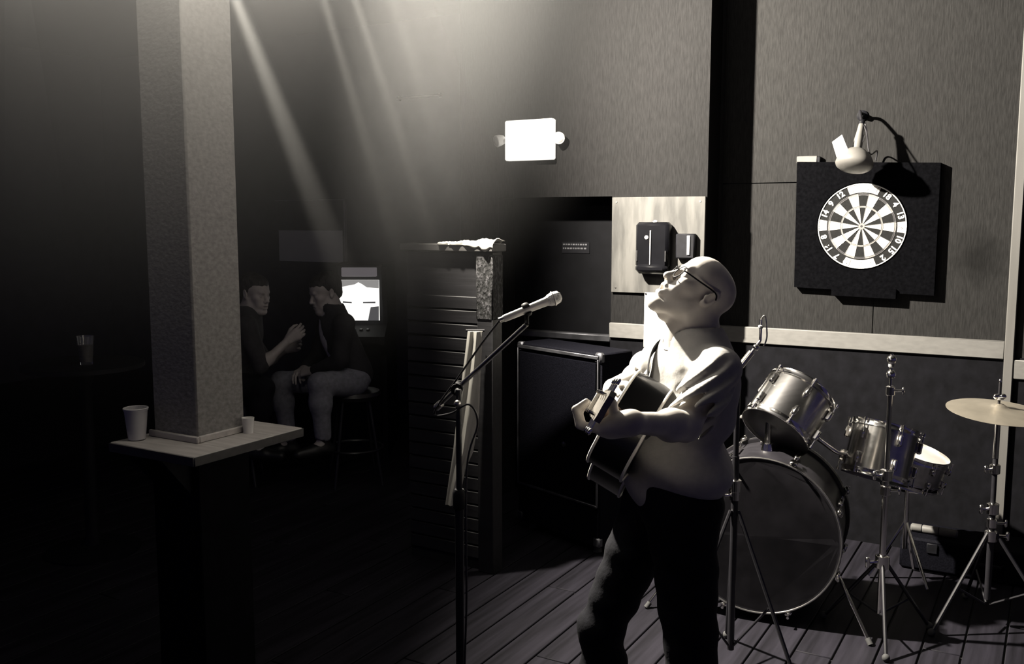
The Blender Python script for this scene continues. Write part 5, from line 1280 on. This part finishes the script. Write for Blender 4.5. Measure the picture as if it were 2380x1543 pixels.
# strap over the left shoulder
ps = [G(-0.02, -0.01, -0.10), G(-0.03, 0.04, -0.105), J['chest'] + Rt @ np.array([0.130, -0.015, -0.02]), J['chest'] + Rt @ np.array([0.128, -0.045, 0.07]), J['neck'] + Rt @ np.array([0.055, -0.075, -0.02]), J['neck'] + Rt @ np.array([-0.03, -0.095, 0.0]), J['chest'] + Rt @ np.array([-0.115, -0.075, 0.08]), J['chest'] + Rt @ np.array([-0.135, -0.07, -0.10]), J['pelvis'] + Rt @ np.array([-0.13, -0.09, 0.10]), J['pelvis'] + Rt @ np.array([-0.02, -0.19, 0.10]), G(-0.503, 0.0, -0.06)]
ctr_t = (J['chest'] + J['pelvis']) / 2
sp = spline(ps, 8); ups = [np3(p) - (J['chest'] * np.clip((p[2] - pv[2]) / (J['chest'][2] - pv[2]), 0, 1.6) + pv * (1 - np.clip((p[2] - pv[2]) / (J['chest'][2] - pv[2]), 0, 1.6))) for p in sp]
MB().tube(sp, 0.015, 10, flat=0.16, up=ups).build('strap', 'strap', gt)

# ------------------------------------------------------------------ the seated pair in the alcove
def seated(label, J, head_o, face, tilt, top_m, leg_m, hair_kind, hands, open_shirt=None, res=0.010):
    for kk in J: J[kk] = np3(J[kk])
    Rh = head_frame(face, tilt); S = SDF(); P_ = add_head(S, head_o, Rh, 1.0, mouth=0.002)
    S.rc(P_(-0.025, 0, -0.03), J['neck'], 0.054, 0.058, 0.03); add_torso(S, J, -0.012); add_limbs(S, J)
    for (w_, d_, n_, t_, c_) in hands: add_hand(S, w_, d_, n_, t_, c_)
    lo, hi = S.bounds(); V, F = nets(*S.grid(lo, hi, res))
    blks = [(P_(0.02, 0, 0.0) - 0.16, P_(0.02, 0, 0.0) + 0.16, 0.0042)] + [(np3(w_) + unit(d_) * 0.08 - 0.12, np3(w_) + unit(d_) * 0.08 + 0.12, 0.0045) for (w_, d_, *_r) in hands]
    dr_ = np.zeros(len(V), bool)
    for a_, b_, h_ in blks: dr_ |= inside(V, a_, b_, 0.02)
    F = F[~np.all(dr_[F], axis=1)]
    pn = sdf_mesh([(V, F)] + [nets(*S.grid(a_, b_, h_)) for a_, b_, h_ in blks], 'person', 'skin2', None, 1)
    tag(pn, label, 'person', 'seated pair in the alcove'); WM[pn.name] = Matrix.Identity(4)
    Rt = torso_frame(J); c = SDF(); add_torso(c, J, 0.014)
    for s_ in 'LR':
        c.rc(J['sh' + s_], J['el' + s_], 0.066, 0.054, 0.03)
        if open_shirt: c.rc(J['el' + s_], J['el' + s_] * 0.12 + J['wr' + s_] * 0.88, 0.054, 0.040, 0.03)
    c.rc(J['neck'] + [0, 0, 0.08], J['neck'] + Rt[:, 0] * 0.02, 0.075, 0.062, 0.01, True)
    if open_shirt:
        for v_ in (-0.22, -0.12, 0.0, 0.10): c.ell(J['chest'] + Rt @ np.array([0.13, 0.0, v_]), (0.085, 0.062, 0.085), Rt, 0.01, True)
    sdf_mesh([whole(c, 0.009, lambda X, Y, Z: 0.005 * np.sin(40 * Z + 23 * X) * np.sin(15 * Y))], 'jacket' if open_shirt else 'top', top_m, pn, 1)
    if open_shirt:
        q = SDF(); add_torso(q, J, 0.006); q.rc(J['neck'] + [0, 0, 0.08], J['neck'] + Rt[:, 0] * 0.02, 0.07, 0.06, 0.01, True)
        sdf_mesh([whole(q, 0.010)], 'shirt', open_shirt, pn, 1)
    l = SDF(); add_limbs(l, J, 0.014, arms=False); l.ell(J['pelvis'] + [0, 0, -0.02], (0.125, 0.165, 0.11), Rt, 0.05)
    for s_ in 'LR': l.rc(J['an' + s_] + [0, 0, 0.0], J['to' + s_] + [0, 0, -0.03], 0.05, 0.07, 0.01, True)
    sdf_mesh([whole(l, 0.010)], 'trousers', leg_m, pn, 1)
    for s_ in 'LR':
        so = SDF(); z_ = J['an' + s_][2] - 0.085; a_ = J['an' + s_] - [0, 0, z_]; t_ = J['to' + s_] - [0, 0, z_]; add_shoe(so, a_, t_); V_, F_ = whole(so, 0.009); V_[:, 2] = np.maximum(V_[:, 2], 0.002) + z_
        sdf_mesh([(V_, F_)], 'shoe', 'shoe', pn, 1)
    hr = SDF(); E = lambda c_, r_, kk=0.02, sub=False: hr.ell(P_(*c_), np.array(r_), Rh, kk, sub)
    E((-0.024, 0, 0.056), (0.102, 0.083, 0.088)); E((0.035, 0, 0.080), (0.055, 0.060, 0.040), 0.02); E((-0.07, 0, 0.0), (0.045, 0.062, 0.06))
    E((0.085, 0, -0.01), (0.075, 0.075, 0.070), 0.012, True)
    if hair_kind == 'cap': E((0.10, 0, 0.055), (0.07, 0.06, 0.012), 0.01)
    sdf_mesh([whole(hr, 0.0055, lambda X, Y, Z: 0.003 * np.sin(140 * X + 60 * Z) * np.sin(110 * Y + 40 * Z))], 'hair', 'hair', pn, 1)
    return pn
YQ = 6.25
def q(x, y, dy=0.0): return np3(px(x, y, YQ + dy))
Jr = dict(neck=q(772, 722), chest=q(786, 782), pelvis=q(822, 866), shL=q(800, 752, -0.17), shR=q(762, 748, 0.17), elL=q(790, 838, -0.21), wrL=q(728, 862, -0.12), elR=q(738, 826, 0.2), wrR=q(708, 856, 0.04),
          hpL=q(818, 888, -0.10), hpR=q(808, 884, 0.10), knL=q(742, 892, -0.30), knR=q(652, 888, 0.10), anL=q(752, 1030, -0.30), anR=q(672, 1030, 0.12), toL=q(716, 1052, -0.36), toR=q(634, 1052, 0.10))
seated('seated person in an open dark jacket and pale shirt, leaning forward by the lit screen', Jr, q(757, 682), (-0.80, -0.50, 0), R(-16), 'jacket', 'denim', 'short',
       [(Jr['wrL'], (-0.75, 0.35, -0.1), (0, 0.6, -0.6), (0.0, 0.3, 0.8), (0.5, 0.6, 0.6, 0.7)), (Jr['wrR'], (-0.2, -0.9, -0.1), (0.2, 0, -1), (-0.9, 0.1, 0.2), (0.5, 0.5, 0.6, 0.7))], 'shirt_dim')
Jl = dict(neck=q(578, 728), chest=q(566, 788), pelvis=q(540, 876), shL=q(556, 756, 0.17), shR=q(574, 758, -0.17), elL=q(620, 842, 0.22), wrL=q(664, 812, 0.10), elR=q(606, 852, -0.22), wrR=q(668, 792, -0.12),
          hpL=q(550, 896, 0.10), hpR=q(548, 898, -0.10), knL=q(622, 900, 0.20), knR=q(612, 902, -0.20), anL=q(606, 1040, 0.2), anR=q(596, 1040, -0.2), toL=q(644, 1062, 0.22), toR=q(634, 1062, -0.22))
seated('seated person in a dark short-sleeved top, half hidden behind the column', Jl, q(592, 684), (0.86, -0.45, 0), R(-8), 'jersey', 'jeans', 'short',
       [(Jl['wrR'], (0.8, 0.1, 0.55), (0, 0.9, 0.2), (-0.3, 0.2, 0.8), (0.6, 0.7, 0.7, 0.7)), (Jl['wrL'], (0.8, -0.1, 0.3), (0, -0.7, 0.2), (-0.2, -0.2, 0.9), (0.5, 0.6, 0.6, 0.7))])
def stool(label, x, y, zseat, rot):
    t = thing('bar_stool', label, 'stool', (x, y, 0), rot, 'bar stools of the seated pair')
    MB().lathe([(0.0, zseat - 0.06), (0.165, zseat - 0.055), (0.178, zseat - 0.03), (0.17, zseat - 0.006), (0.13, zseat), (0, zseat)], (x, y, 0), (0, 0, 1), 32).build('seat', 'seat_vinyl', t)
    for k in range(4):
        a_ = rot + math.pi / 4 + k * math.pi / 2; d = Vector((math.cos(a_), math.sin(a_), 0))
        b = MB(); b.cyl(Vector((x, y, zseat - 0.055)) + d * 0.12, Vector((x, y, 0.0)) + d * 0.22, 0.011, None, 10); b.build('leg', 'stand_black', t)
    MB().torus((x, y, zseat * 0.38), (0, 0, 1), 0.187, 0.009, 36, 8).build('foot_ring', 'stand_black', t)
stool('chrome bar stool under the person in the open jacket', Jr['pelvis'][0] + 0.0, Jr['pelvis'][1], Jr['pelvis'][2] - 0.115, 0.3)
stool('chrome bar stool behind the column under the other sitter', Jl['pelvis'][0], Jl['pelvis'][1], Jl['pelvis'][2] - 0.115, 0.1)
